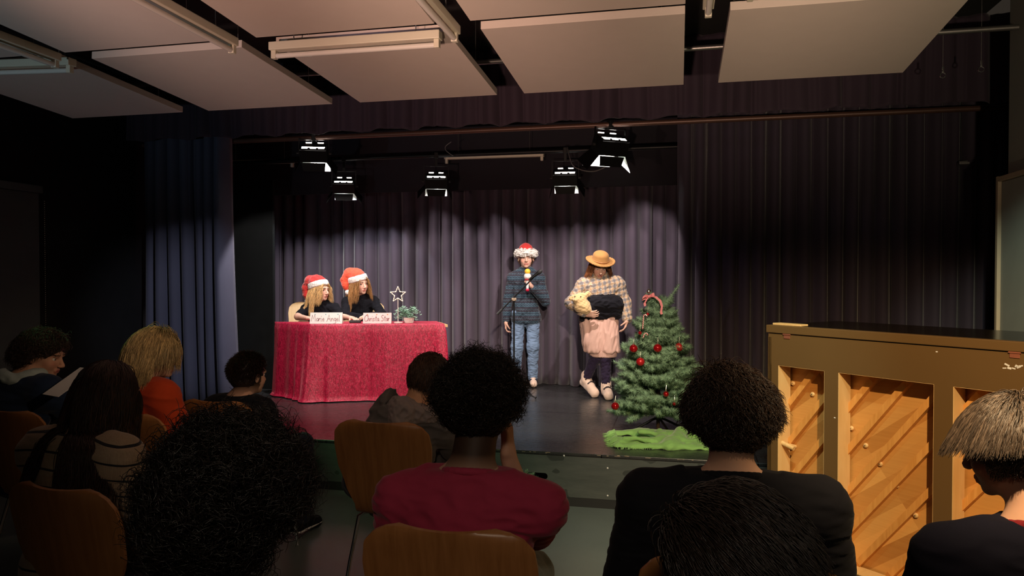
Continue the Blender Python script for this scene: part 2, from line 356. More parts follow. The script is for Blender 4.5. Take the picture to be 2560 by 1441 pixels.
# ---------------------------------------------------------------- SDF sculpting (smooth union -> one continuous surface)
class SDF:
    def __init__(s, h=0.006, k=0.02): s.h = h; s.k = k; s.ops = []; s.M = Matrix.Identity(4)
    def _p(s, p): return np.array(s.M @ Vector(p))
    def cap(s, a, b, ra, rb=None, k=None, sub=False, sq=None):
        rb = ra if rb is None else rb; A = s._p(a); B = s._p(b)
        if sq is not None: sq = (np.array((s.M.to_3x3() @ Vector(sq[0])).normalized()), sq[1])
        mr = max(ra, rb); s.ops.append(('c', A, B, ra, rb, s.k if k is None else k, sub, sq, np.minimum(A, B) - mr, np.maximum(A, B) + mr)); return s
    def ell(s, c, r, R=None, k=None, sub=False):
        C = s._p(c); Rm = s.M.to_3x3() @ R if R else s.M.to_3x3(); mr = max(r)
        s.ops.append(('e', C, np.array(r, float), np.array(Rm), 0, s.k if k is None else k, sub, None, C - mr, C + mr)); return s
    def box(s, c, hf, rd, R=None, k=None, sub=False):
        C = s._p(c); Rm = s.M.to_3x3() @ R if R else s.M.to_3x3(); mr = math.sqrt(sum(q * q for q in hf))
        s.ops.append(('b', C, np.array(hf, float), np.array(Rm), rd, s.k if k is None else k, sub, None, C - mr, C + mr)); return s
    def chain(s, pts, rs, k=None, sq=None):
        for i in range(len(pts) - 1): s.cap(pts[i], pts[i + 1], rs[i], rs[i + 1], k, False, sq)
        return s
    def mesh(s, disp=None):
        adds = [o for o in s.ops if not o[6]]; h = s.h
        lo = np.min([o[8] for o in adds], axis=0) - 5 * h - 0.012; hi = np.max([o[9] for o in adds], axis=0) + 5 * h + 0.012
        n = np.ceil((hi - lo) / h).astype(int) + 1
        D = np.full(n, 0.5, dtype=np.float32)
        for o in s.ops:
            k = max(o[5], 1e-4); mg = k + 3 * h
            i0 = np.maximum(((o[8] - lo - mg) / h).astype(int), 0); i1 = np.minimum(((o[9] - lo + mg) / h).astype(int) + 2, n)
            if np.any(i1 <= i0): continue
            ax = [(lo[q] + h * np.arange(i0[q], i1[q])).astype(np.float32) for q in range(3)]
            X, Y, Z = np.meshgrid(*ax, indexing='ij'); P = np.stack([X, Y, Z], -1)
            if o[0] == 'c':
                A, B, ra, rb, sq = o[1], o[2], o[3], o[4], o[7]
                W = P - A.astype(np.float32); ba = (B - A).astype(np.float32)
                if sq is not None:
                    u = sq[0].astype(np.float32); cmp = W @ u; W = W + (cmp * (1 / sq[1] - 1))[..., None] * u
                    ba = ba + u * (ba @ u) * (1 / sq[1] - 1)
                t = np.clip(W @ ba / max(float(ba @ ba), 1e-9), 0, 1)
                d = np.sqrt(((W - t[..., None] * ba) ** 2).sum(-1)) - (ra + (rb - ra) * t)
                if sq is not None: d *= math.sqrt(min(sq[1], 1.0))
            else:
                Q = (P - o[1].astype(np.float32)) @ o[3].astype(np.float32)
                if o[0] == 'e':
                    r = o[2]; k0 = np.sqrt(((Q / r) ** 2).sum(-1)); k1 = np.sqrt(((Q / (r * r)) ** 2).sum(-1)); d = k0 * (k0 - 1) / np.maximum(k1, 1e-6)
                else:
                    q = np.abs(Q) - (o[2] - o[4]); d = np.sqrt((np.maximum(q, 0) ** 2).sum(-1)) + np.minimum(q.max(-1), 0) - o[4]
            sl = tuple(slice(i0[q], i1[q]) for q in range(3)); E = D[sl]; d = d.astype(np.float32)
            if o[6]:
                d = -d; hh = np.maximum(k - np.abs(E - d), 0) / k; D[sl] = np.maximum(E, d) + hh * hh * k * 0.25
            else:
                hh = np.maximum(k - np.abs(E - d), 0) / k; D[sl] = np.minimum(E, d) - hh * hh * k * 0.25
        if disp is not None:
            I = np.argwhere(np.abs(D) < 0.05); P = lo + h * I
            D[tuple(I.T)] += disp(P).astype(np.float32)
        return nets(D, lo, h)
    def obj(s, name, mat, parent=None, disp=None, colf=None):
        V, F = s.mesh(disp)
        return mesh_obj(name, V, F, mat, parent, True, colf(V) if colf else None)
def nets(D, lo, h):
    S = D < 0
    sh = [(i, j, k) for i in (0, 1) for j in (0, 1) for k in (0, 1)]; nx, ny, nz = D.shape
    cnt = np.zeros((nx - 1, ny - 1, nz - 1), dtype=np.int8)
    for i, j, k in sh: cnt += S[i:nx - 1 + i, j:ny - 1 + j, k:nz - 1 + k]
    act = (cnt > 0) & (cnt < 8); A = np.argwhere(act); idx = np.full(act.shape, -1, dtype=np.int64); idx[tuple(A.T)] = np.arange(len(A))
    vals = np.stack([D[A[:, 0] + i, A[:, 1] + j, A[:, 2] + k] for i, j, k in sh], 1)
    acc = np.zeros((len(A), 3)); c = np.zeros(len(A)); O = np.array(sh, float)
    for a in range(8):
        for b in range(a + 1, 8):
            if np.abs(O[a] - O[b]).sum() != 1: continue
            d0, d1 = vals[:, a], vals[:, b]; x = (d0 < 0) != (d1 < 0)
            t = np.where(x, d0 / np.where(x, d0 - d1, 1), 0)
            acc += np.where(x[:, None], O[a] + t[:, None] * (O[b] - O[a]), 0); c += x
    V = lo + h * (A + acc / c[:, None]); Fs = []
    for ax in range(3):
        s0 = [slice(None)] * 3; s1 = [slice(None)] * 3; s0[ax] = slice(0, -1); s1[ax] = slice(1, None)
        x = S[tuple(s0)] != S[tuple(s1)]; E = np.argwhere(x); u, v = (ax + 1) % 3, (ax + 2) % 3
        E = E[(E[:, u] > 0) & (E[:, v] > 0) & (E[:, u] < D.shape[u] - 1) & (E[:, v] < D.shape[v] - 1)]
        def cell(du, dv):
            Q = E.copy(); Q[:, u] += du; Q[:, v] += dv; return idx[Q[:, 0], Q[:, 1], Q[:, 2]]
        q = np.stack([cell(-1, -1), cell(0, -1), cell(0, 0), cell(-1, 0)], 1)
        ins = S[E[:, 0], E[:, 1], E[:, 2]]; q[~ins] = q[~ins][:, ::-1]; Fs.append(q)
    F = np.concatenate(Fs); F = F[(F >= 0).all(1)]
    return V, F
def wob(freq, amp, seed, an=(1, 1, 1), n=6):
    r = np.random.default_rng(seed); K = r.normal(size=(n, 3)) * np.array(an) * freq; ph = r.uniform(0, 6.28, n)
    return lambda P: amp * np.sin(P @ K.T + ph).sum(1) / math.sqrt(n)
def folds(freq, amp, seed, an=(1, 1, 1)):
    a = wob(freq, 1.0, seed, an); b = wob(freq * 2.1, 0.5, seed + 1, an)
    return lambda P: amp * (np.abs(a(P) + b(P)) - 0.8)

# ---------------------------------------------------------------- hair strands
def tubes(P, rad, sides=3):
    """P (n,m,3) polylines -> verts, quads"""
    n, m, _ = P.shape
    T = np.gradient(P, axis=1); T /= np.maximum(np.linalg.norm(T, axis=2, keepdims=True), 1e-9)
    ref = np.zeros_like(T); ref[..., 2] = 1; bad = np.abs(T[..., 2]) > 0.9; ref[bad] = (1, 0, 0)
    A = np.cross(T, ref); A /= np.maximum(np.linalg.norm(A, axis=2, keepdims=True), 1e-9); B = np.cross(T, A)
    tp = np.linspace(0, 1, m); rr = (rad if np.ndim(rad) else np.full(n, rad))[:, None] * (1 - 0.75 * tp[None] ** 3)
    ring = [P + (A * math.cos(2 * PI * k / sides) + B * math.sin(2 * PI * k / sides)) * rr[..., None] for k in range(sides)]
    V = np.stack(ring, 2).reshape(-1, 3)
    base = (np.arange(n)[:, None] * m + np.arange(m - 1)[None]).ravel() * sides
    F = []
    for k in range(sides):
        k2 = (k + 1) % sides; F.append(np.stack([base + k, base + k2, base + sides + k2, base + sides + k], 1))
    return V, np.concatenate(F)
def hair(parent, HM, color, n=2500, L=(0.05, 0.08), steps=10, curl=0.0, turns=2.5, grav=0.2, comb=None, out=1.0, rad=0.0014, mask=None,
         cr=(0.079, 0.097, 0.098), cc=(0, -0.012, 0.016), coll=(), shell=0.004, seed=1, jit=0.15, cvar=0.35, capmesh=True, name='hair', lenf=None, mat='hair', colf=None, h=0.006):
    r = np.random.default_rng(seed); cr = np.array(cr); cc = np.array(cc)
    N = n * 3; i = np.arange(N) + 0.5; ph = np.arccos(1 - 2 * i / N); th = PI * (1 + 5 ** 0.5) * i
    U = np.stack([np.cos(th) * np.sin(ph), np.sin(th) * np.sin(ph), np.cos(ph)], 1)
    mask = mask or (lambda u: (u[:, 1] < 0.45 + 0.9 * np.maximum(u[:, 2], 0) - 0.3 * (u[:, 2] < 0.1)) & (u[:, 2] > np.where(u[:, 1] < -0.25, -0.93, -0.30 + 1.1 * np.maximum(u[:, 1], 0))))
    U = U[mask(U)]; U = U[r.permutation(len(U))[:n]]; n = len(U)
    P = cc + U * cr; Nn = U / cr; Nn /= np.linalg.norm(Nn, axis=1, keepdims=True)
    R3 = np.array(HM.to_3x3()); down = R3.T @ np.array([0, 0, -1.0])
    Ls = r.uniform(L[0], L[1], n)
    if lenf is not None: Ls = Ls * lenf(U)
    d = Nn * out
    if comb is not None: d = d + comb(P, U)
    d = d + r.normal(size=d.shape) * jit; d /= np.linalg.norm(d, axis=1, keepdims=True)
    pts = [P.copy()]; st = Ls / (steps - 1)
    allc = [(cc, cr + shell)] + [(np.array(a), np.array(b)) for a, b in coll]
    for q in range(1, steps):
        d = d + down * grav
        if comb is not None: d = d + comb(P, U) * 0.35
        d = d + r.normal(size=d.shape) * jit * 0.3; d /= np.linalg.norm(d, axis=1, keepdims=True)
        P = P + d * st[:, None]
        for c0, r0 in allc:
            q0 = (P - c0) / r0; l = np.linalg.norm(q0, axis=1); ins = l < 1.0
            P[ins] = c0 + (q0[ins] / np.maximum(l[ins, None], 1e-6)) * r0 * 1.005
        dd = P - pts[-1]; ln = np.maximum(np.linalg.norm(dd, axis=1, keepdims=True), 1e-6); d = dd / ln
        pts.append(P.copy())
    PP = np.stack(pts, 1)
    if curl > 0:
        T = np.gradient(PP, axis=1); T /= np.maximum(np.linalg.norm(T, axis=2, keepdims=True), 1e-9)
        ref = r.normal(size=(n, 1, 3)); A = np.cross(T, ref); A /= np.maximum(np.linalg.norm(A, axis=2, keepdims=True), 1e-9); B = np.cross(T, A)
        t = np.linspace(0, 1, steps)[None, :]; ang = r.uniform(0, 6.28, (n, 1)) + t * turns * 2 * PI * r.uniform(0.7, 1.3, (n, 1)) * r.choice([-1, 1], (n, 1))
        am = curl * np.minimum(1, t * 2.5) * r.uniform(0.6, 1.3, (n, 1))
        PP = PP + (A * np.cos(ang)[..., None] + B * np.sin(ang)[..., None]) * am[..., None]
    V, F = tubes(PP, rad * r.uniform(0.7, 1.3, n)); m = steps * 3
    cv = np.array(color)[None] * np.exp(r.normal(size=(n, 1)) * cvar)
    if colf is not None: cv = cv * colf(U)[:, None]
    C = np.repeat(cv, m, axis=0)
    if capmesh:
        S = SDF(h, 0.02); S.ell(cc, cr + shell * 0.6); S.ell((0, -0.05, -0.02), (0.062, 0.055, 0.06))
        S.ell((0, 0.075, -0.045), (0.080, 0.075, 0.085), sub=True, k=0.01)
        S.box((0, 0.0, -0.16), (0.14, 0.2, 0.078), 0.01, sub=True, k=0.01)
        S.ell((0.08, 0.02, -0.035), (0.03, 0.035, 0.045), sub=True, k=0.01); S.ell((-0.08, 0.02, -0.035), (0.03, 0.035, 0.045), sub=True, k=0.01)
        V2, F2 = S.mesh(wob(90, 0.002, seed)); F = np.concatenate([F, F2 + len(V)]); V = np.concatenate([V, V2]); C = np.concatenate([C, np.tile(np.array(color) * 0.7, (len(V2), 1))])
    V = V @ R3.T + np.array(HM.translation)
    return mesh_obj(name, V, F, M[mat], parent, True, C)

# ---------------------------------------------------------------- people
def head_matrix(pos, pitch=0, roll=0, yaw=0, s=1.0):
    return Matrix.Translation(pos) @ (Euler((0, 0, math.radians(yaw))).to_matrix() @ Euler((math.radians(pitch), math.radians(roll), 0)).to_matrix()).to_4x4()
def add_head(S, HM, jaw=1.0):
    S.M = HM
    S.ell((0, -0.012, 0.03), (0.073, 0.092, 0.077)); S.ell((0, 0.022, -0.02), (0.060, 0.069, 0.078))
    S.ell((0, 0.034, -0.065), (0.046 * jaw, 0.050, 0.038)); S.ell((0, 0.073, -0.090), (0.018, 0.015, 0.015), k=0.022)
    for q in (-1, 1):
        S.ell((q * 0.034, 0.060, -0.032), (0.021, 0.020, 0.022))
        S.ell((q * 0.031, 0.098, 0.001), (0.018, 0.018, 0.0105), k=0.008, sub=True)
        S.ell((q * 0.078, -0.006, -0.010), (0.009, 0.018, 0.030), R=rot(-12, 0, q * 18), k=0.008)
        S.ell((q * 0.090, 0.002, -0.006), (0.008, 0.010, 0.018), R=rot(-12, 0, q * 18), k=0.005, sub=True)
        S.ell((q * 0.011, 0.100, -0.036), (0.007, 0.009, 0.006), k=0.006)
    S.cap((-0.036, 0.080, 0.020), (0.036, 0.080, 0.020), 0.011, k=0.012)
    S.cap((0, 0.088, 0.006), (0, 0.110, -0.030), 0.007, 0.011, k=0.010)
    S.cap((-0.017, 0.088, -0.058), (0.017, 0.088, -0.058), 0.0065, k=0.006); S.cap((-0.013, 0.088, -0.068), (0.013, 0.088, -0.068), 0.007, k=0.006)
    S.M = Matrix.Identity(4)
def head_color(HM, skin, lips=(0.50, 0.13, 0.10), brow=(0.10, 0.05, 0.03), hairline=None):
    inv = np.array(HM.inverted())
    def f(V):
        Q = V @ inv[:3, :3].T + inv[:3, 3]; C = np.tile(np.array(skin, float), (len(V), 1))
        lp = (np.abs(Q[:, 0]) < 0.022) & (Q[:, 2] < -0.053) & (Q[:, 2] > -0.074) & (Q[:, 1] > 0.085)
        C[lp] = np.array(skin) * 0.35 + np.array(lips) * 0.65
        ck = np.exp(-(((np.abs(Q[:, 0]) - 0.04) / 0.02) ** 2 + ((Q[:, 2] + 0.03) / 0.022) ** 2)) * (Q[:, 1] > 0.03)
        C = C * (1 - ck[:, None] * np.array([0.02, 0.22, 0.22]))
        br = (np.abs(np.abs(Q[:, 0]) - 0.031) < 0.019) & (np.abs(Q[:, 2] - 0.023) < 0.0045) & (Q[:, 1] > 0.06)
        C[br] = brow
        ml = (np.abs(Q[:, 0]) < 0.019) & (np.abs(Q[:, 2] + 0.063) < 0.0016) & (Q[:, 1] > 0.085); C[ml] = (0.18, 0.03, 0.03)
        if hairline is not None:
            hl = hairline(Q); C = C * (1 - hl[:, None] * np.array([0.93, 0.94, 0.95]))
        return C
    return f
def add_eyes(parent, HM, iris=(0.08, 0.05, 0.03), closed=0.0, look=(0, 0)):
    for q in (-1, 1):
        b = MB(); b.sphere((0, 0, 0), 0.0125, 20, 14); V = np.array(b.V)
        d = V / 0.0125; t = np.array([look[0], 1, look[1]]); t = t / np.linalg.norm(t); cs = d @ t
        C = np.tile(np.array([0.80, 0.76, 0.72]), (len(V), 1)); C[cs > 0.80] = iris; C[cs > 0.94] = (0.01, 0.01, 0.01)
        V = V + np.array([q * 0.031, 0.0690, 0.0005]); R3 = np.array(HM.to_3x3()); V = V @ R3.T + np.array(HM.translation)
        mesh_obj('eye', V, b.F, M['eye'], parent, True, C)
def add_hand(S, wr, dirv, palmn, side, s=1.0, curl=25, spread=4, thumb=35, k=0.008):
    """wr wrist point, dirv finger direction, palmn palm normal; side=+1 thumb towards dir x palmn"""
    d = Vector(dirv).normalized(); pn = Vector(palmn); pn = (pn - d * pn.dot(d)).normalized(); x = d.cross(pn) * side
    M4 = Matrix(((x.x, d.x, -pn.x, wr[0]), (x.y, d.y, -pn.y, wr[1]), (x.z, d.z, -pn.z, wr[2]), (0, 0, 0, 1)))
    S.M = M4; o = []
    S.cap((0, -0.02, 0), (0, 0.02 * s, 0), 0.024 * s, 0.026 * s, k=0.02, sq=((0, 0, 1), 0.7))
    S.box((0, 0.048 * s, 0), (0.037 * s, 0.042 * s, 0.0125 * s), 0.011 * s, k=0.018)
    lens = [0.070, 0.078, 0.072, 0.056]
    for i, xx in enumerate((0.028, 0.010, -0.009, -0.027)):
        p = Vector((xx * s, 0.086 * s, 0)); a = 0; cu = curl if not isinstance(curl, (list, tuple)) else curl[i]
        sp = (1.5 - i) * spread
        for j, fr in enumerate((0.44, 0.31, 0.25)):
            a += math.radians(cu * (0.8 if j == 0 else 1.1))
            dv = Vector((math.sin(math.radians(sp)) * math.cos(a), math.cos(a), -math.sin(a))) * lens[i] * fr * s
            r0 = (0.0085 - 0.0008 * j) * s
            S.cap(p, p + dv, r0, r0 - 0.0006, k=0.003 if j else 0.008); p = p + dv
    p = Vector((0.026 * s, 0.018 * s, -0.004 * s)); ta = math.radians(thumb)
    for j, (l, rr) in enumerate(((0.040, 0.013), (0.030, 0.0105), (0.024, 0.009))):
        dv = Vector((math.sin(ta) * 0.9, math.cos(ta), -0.45 - 0.12 * j)).normalized() * l * s; ta -= math.radians(8)
        S.cap(p, p + dv, rr * s, (rr - 0.002) * s, k=0.010 if j == 0 else 0.003); p = p + dv
    S.M = Matrix.Identity(4)
def lerp(a, b, t): return tuple(a[i] + (b[i] - a[i]) * t for i in range(3))
def add_torso(S, J, off=0.0, s=1.0, k=0.05, chest=1.0, low=True):
    N, Pv = Vector(J['neck']), Vector(J['pelvis']); L, R = Vector(J['shL']), Vector(J['shR'])
    ax = (R - L).normalized(); up = (N - Pv).normalized(); fw = up.cross(ax).normalized() * 1.0
    m3 = Matrix((ax, fw, up)).transposed()
    sw = (R - L).length / 2
    ch = Pv.lerp(N, 0.70); bl = Pv.lerp(N, 0.38)
    S.ell(ch, (sw * 0.90 * chest + off, 0.100 * s + off, 0.165 * s + off), R=m3, k=k)
    S.ell(bl, (sw * 0.76 * chest + off, 0.095 * s + off, 0.16 * s + off), R=m3, k=k)
    if low: S.ell(Pv, (sw * 0.86 + off, 0.108 * s + off, 0.12 * s + off), R=m3, k=k)
    for q in (L, R):
        S.cap(N + up * 0.015, q, 0.046 * s + off, 0.050 * s + off, k=k)
    S.cap(L, R, 0.050 * s + off, k=k)
def add_arms(S, J, off=0.0, s=1.0, upto=2.0, sides='LR', k=0.025, rr=(0.047, 0.038, 0.024)):
    for q in sides:
        sh, el, wr = J['sh' + q], J['el' + q], J['wr' + q]
        t = min(upto, 1.0); e = lerp(sh, el, t); S.cap(sh, e, rr[0] * s + off, (rr[0] + (rr[1] - rr[0]) * t) * s + off, k=k)
        if upto > 1: t = upto - 1; S.cap(el, lerp(el, wr, t), rr[1] * s + off, (rr[1] + (rr[2] - rr[1]) * t) * s + off, k=k)
def add_legs(S, J, off=0.0, s=1.0, k=0.03, upto=2.0, rr=(0.078, 0.052, 0.034)):
    for q in 'LR':
        hp, kn, an = J['hip' + q], J['kn' + q], J['an' + q]
        t = min(upto, 1.0); S.cap(hp, lerp(hp, kn, t), rr[0] * s + off, (rr[0] + (rr[1] - rr[0]) * t) * s + off, k=k)
        if upto > 1: t = upto - 1; S.cap(kn, lerp(kn, an, t), rr[1] * s + off, (rr[1] + (rr[2] - rr[1]) * t) * s + off, k=k)
def make_body(root, J, HM, skin, s=1.0, h=0.006, hands=None, hairline=None, neck_r=0.050, feet=True, brow=(0.10, 0.05, 0.03), jaw=1.0):
    S = SDF(h, 0.02); add_head(S, HM, jaw)
    nb = HM @ Vector((0, -0.020, -0.060)); N = Vector(J['neck'])
    S.cap(nb, N + (N - nb).normalized() * 0.02, neck_r, neck_r * 1.12, k=0.03)
    add_torso(S, J, -0.012, s, k=0.05); add_arms(S, J, 0, s); add_legs(S, J, -0.004, s)
    for q in 'LR':
        a = Vector(J['an' + q]); t = Vector(J.get('toe' + q, (a.x, a.y + 0.16 * s, a.z - 0.05 * s)))
        if feet: S.cap(a, a + (t - a) * 0.2 + Vector((0, -0.02, -0.03)), 0.032 * s, 0.028 * s); S.cap(a + (t - a) * 0.1 + Vector((0, 0, -0.02)), t, 0.030 * s, 0.020 * s)
    for q, hd in (hands or {}).items(): add_hand(S, J['wr' + q], *hd[0], **hd[1])
    return S.obj('body', M['skin'], root, colf=head_color(HM, skin, brow=brow, hairline=hairline))
def neck_hole(S, J, HM, r=0.068, drop=0.0):
    nb = HM @ Vector((0, -0.02, -0.06)); N = Vector(J['neck']) + Vector((0, 0, 0.048 - drop)); S.cap(N, nb, r, r * 1.1, k=0.008, sub=True)
def shoe(root, a, t, s=1.0, mat='black_cloth', sole='white_rubber', name='shoe'):
    a = Vector(a); t = Vector(t); S = SDF(0.005, 0.02)
    f = (t - a); f.z = 0; f.normalize(); zt = t.z
    heel = Vector((a.x, a.y, zt)) - f * 0.035
    S.cap(heel + Vector((0, 0, 0.02)), t + Vector((0, 0, 0.005)), 0.036 * s, 0.036 * s, sq=((0, 0, 1), 0.9)); S.cap(a, heel + Vector((0, 0, 0.03)), 0.042 * s, 0.036 * s)
    S.cap(lerp(a, t, 0.2), t, 0.036 * s, 0.034 * s)
    S.box((a.x, a.y, zt - 0.082), (0.3, 0.3, 0.05), 0.0, k=0.004, sub=True)
    o = S.obj(name, M[mat], root)
    b = SDF(0.005, 0.01); b.cap(heel, t, 0.041 * s, 0.041 * s, sq=((0, 0, 1), 0.35)); b.obj('sole', M[sole], o)
    return o
def santa_hat(root, HM, tip, pom, bend, rim_z=0.052, rr=(0.088, 0.104), fur_r=0.024, disp=0.006, tilt=-10, tip_r=0.02):
    """tip/pom/bend in head space"""
    S = SDF(0.0055, 0.03); S.M = HM @ rot(tilt, 0, 0).to_4x4()
    S.ell((0, -0.01, rim_z + 0.015), (rr[0] - 0.008, rr[1] - 0.008, 0.070))
    S.chain([(0, -0.01, rim_z + 0.04)] + bend + [tip], [0.072] + [0.060 - 0.036 * (i + 1) / (len(bend) + 1) for i in range(len(bend))] + [tip_r], k=0.03)
    S.box((0, 0, rim_z - 0.100), (0.2, 0.2, 0.09), 0.0, sub=True, k=0.005)
    hat = S.obj('santa_hat', M['santa_red'], root, disp=folds(30, 0.004, 5))
    F = SDF(0.0055, 0.02); F.M = S.M
    for i in range(24):
        a, b = 2 * PI * i / 24, 2 * PI * (i + 1) / 24
        F.cap((rr[0] * math.cos(a), -0.01 + rr[1] * math.sin(a), rim_z), (rr[0] * math.cos(b), -0.01 + rr[1] * math.sin(b), rim_z), fur_r, k=0.004)
    F.obj('fur_brim', M['fur'], hat, disp=wob(150, disp, 3, n=10))
    if pom is not None:
        P = SDF(0.0055, 0.02); P.M = S.M; P.ell(pom, (0.032, 0.032, 0.032)); P.obj('pompom', M['fur'], hat, disp=wob(150, 0.005, 4, n=10))
    return hat

# ================================================================= ROOM
ST = 0.36                                   # stage height
XL, XR, CZ = -5.0, 2.02, 3.40
b = MB(); b.box((-1.5, 1.9, -0.05), (3.6, 4.2, 0.05)); struct(b.obj('floor', M['lino']))
b = MB(); b.box((-1.5, 3.3, CZ + 0.05), (3.6, 5.6, 0.05)); struct(b.obj('ceiling', M['dark_ceiling']))
b = MB(); b.box((XL - 0.05, 3.3, CZ / 2), (0.05, 5.6, CZ / 2)); struct(b.obj('wall_left', M['black_wall']))
b = MB(); b.box((XR + 0.46, 3.3, CZ / 2), (0.05, 5.6, CZ / 2)); struct(b.obj('wall_right', M['black_wall']))
b = MB(); b.box((XR + 0.23, 1.53, CZ / 2), (0.18, 3.84, CZ / 2)); struct(b.obj('trim_3', M['grey_wall']))
b = MB(); b.box((XR + 0.03, 2.2, 1.08), (0.02, 3.16, 1.08)); struct(b.obj('trim_1', M['grey_wall']))
b = MB(); b.box((XR + 0.025, 2.2, 2.18), (0.035, 3.17, 0.016), bev=0.004); b.box((XR + 0.02, 5.385, 1.1), (0.03, 0.018, 1.1), bev=0.004); struct(b.obj('trim_2', M['wood_trim']))
b = MB(); b.box((-1.5, 8.45, CZ / 2), (3.6, 0.05, CZ / 2)); struct(b.obj('wall_back', M['black_wall']))
# window blind on the left wall
b = MB(); b.box((XL + 0.02, 3.9, 1.25), (0.006, 1.03, 0.97)); b.box((XL + 0.03, 3.9, 2.24), (0.03, 1.04, 0.03), bev=0.005)
w1 = struct(b.obj('window_1', pmat('roller_blind', (0.035, 0.045, 0.048), 0.7)))
b = MB()
for i in range(110): b.sphere((XL + 0.05, 4.96, 2.15 - i * 0.017), 0.0035, 6, 4)
b.obj('bead_chain', M['chrome'], w1, smooth=True)

# stage: platform in three units
b = MB(); b.box((-1.29, 6.68, ST / 2 - 0.005), (3.7, 1.74, ST / 2 - 0.015))
M['chip'] = pmat('bare_wood_chip', (0.40, 0.30, 0.20), 0.8)
M['slot_shade'] = pmat('slot_shade_black', (0.001, 0.001, 0.001), 1.0, spec=0.0)  # black for the shade inside the riser slot
stg = struct(b.obj('floor_stage', M['stage']))
b = MB(); b.box((-1.29, 6.68, ST - 0.010), (3.70, 1.745, 0.010), bev=0.003); b.obj('stage_deck', M['stage'], stg)
# riser board with a hand slot cut in it
rr_ = random.Random(8)
for i in range(34):
    b = MB(); x_ = rr_.uniform(-1.6, 1.6); b.box((x_, 4.9345, ST - rr_.uniform(0.0, 0.008)), (rr_.uniform(0.004, 0.022), 0.0006, rr_.uniform(0.0008, 0.0022))); b.obj('paint_chip', M['chip'], stg)
sl = atY(1342, 1190, 4.93)
bm = bmesh.new(); bmesh.ops.create_cube(bm, size=2.0)
fr = MB(); y0 = 4.928; hx, hz = 0.075, 0.022
def slot_face(x0, x1, z0, z1, cx, cz, hx, hz, y, th):
    ring = []; n = 40
    for i in range(n):
        a = 2 * PI * i / n; ex = 0.28
        ca, sa = math.cos(a), math.sin(a)
        ring.append((cx + (hx - hz) * (1 if ca > 0 else -1) * (abs(ca) > 1e-6) + hz * ca, cz + hz * sa))
    outer = []
    for i in range(n):
        a = 2 * PI * i / n; ca, sa = math.cos(a), math.sin(a)
        t = 1e9
        if ca > 1e-9: t = min(t, (x1 - cx) / ca)
        if ca < -1e-9: t = min(t, (x0 - cx) / ca)
        if sa > 1e-9: t = min(t, (z1 - cz) / sa)
        if sa < -1e-9: t = min(t, (z0 - cz) / sa)
        outer.append((cx + ca * t, cz + sa * t))
    V = [(p[0], y, p[1]) for p in ring] + [(p[0], y, p[1]) for p in outer] + [(p[0], y + th, p[1]) for p in ring]
    F = [(i, (i + 1) % n, n + (i + 1) % n, n + i) for i in range(n)] + [(i, 2 * n + i, 2 * n + (i + 1) % n, (i + 1) % n) for i in range(n)]
    # corners
    for (xx, zz) in ((x0, z0), (x1, z0), (x1, z1), (x0, z1)):
        k = len(V); V.append((xx, y, zz)); a = math.atan2(zz - cz, xx - cx) % (2 * PI); i = int(a / (2 * PI) * n) % n
        F.append((n + i, n + (i + 1) % n, k))
    return V, F
V, F = slot_face(-4.99, 2.40, 0.062, ST - 0.022, sl.x, sl.z, hx, hz, y0, 0.02); fr.add(V, F)
fr.obj('stage_riser', M['stage_front'], stg)
b = MB(); b.box((sl.x, 4.9395, sl.z), (0.12, 0.0004, 0.04)); b.obj('slot_shade_plate', M['slot_shade'], stg)  # thin black plate behind the slot, standing in for its inner shade
b = MB(); b.box((-1.29, 4.938, 0.03), (3.7, 0.008, 0.03)); b.obj('stage_plinth', M['black_paint'], stg)
for x, z in ((1519, 1171), (1519, 1240), (1800, 1180), (1410, 1140)):
    p = atY(x, z, 4.926); b = MB(); b.sphere(p, 0.006, 8, 6, (1, 0.4, 1)); b.obj('screw_head', M['paper'], stg, smooth=True)
bm.free()

# ---- curtains
def curtain(name, x0, x1, Y, z0, z1, mat, pitch=0.16, amp=0.045, seed=1, wav=0.0, flare=0.0, th=0.006, bulge=0.4):
    r = np.random.default_rng(seed); n = max(24, int((x1 - x0) / 0.009)); x = np.linspace(x0, x1, n)
    ph = np.cumsum(r.uniform(0.55, 1.6, n)); ph = np.convolve(r.uniform(0.2, 2.0, n + 60), np.ones(61) / 61, 'valid')[:n]; ph = np.cumsum(ph) * (x1 - x0) / n / pitch * 2 * PI
    am = 0.6 + 0.4 * np.sin(ph * 0.23 + seed) + 0.25 * np.sin(ph * 0.61)
    m = 26; zs = np.linspace(z1, z0, m); V = []
    for j, z in enumerate(zs):
        t = (z1 - z) / (z1 - z0); drift = 0.25 * np.sin(ph * 0.17 + 2.2 * t + seed)
        sn = np.sin(ph + drift); y = Y + amp * (0.65 + 0.35 * t) * am * np.sign(sn) * np.abs(sn) ** 0.75 + amp * 0.35 * np.sin(2 * ph + 1.0 + 2 * drift) + 0.01 * np.sin(x * 2 + t * 2)
        zz = z + (wav * np.sin(ph * 0.5 + 1) * t if wav else 0)
        xx = x + flare * t ** 3 * (x - x0) / (x1 - x0) + amp * bulge * np.cos(ph)
        V.append(np.stack([xx, y, np.full(n, z) if not wav else z + wav * t * np.sin(ph * 0.5 + 1)], 1))
    V = np.concatenate(V); i, j = np.meshgrid(np.arange(n - 1), np.arange(m - 1)); a = (j * n + i).ravel()
    F = np.stack([a, a + 1, a + n + 1, a + n], 1)
    o = mesh_obj(name, V, F, mat); md = o.modifiers.new('thickness', 'SOLIDIFY'); md.thickness = th
    return o
tag(curtain('stage_curtain', -4.80, 2.40, 8.00, ST + 0.004, CZ, M['velour_back'], 0.17, 0.095, 3), 'grey violet pleated curtain hanging across the back of the stage', 'curtain')
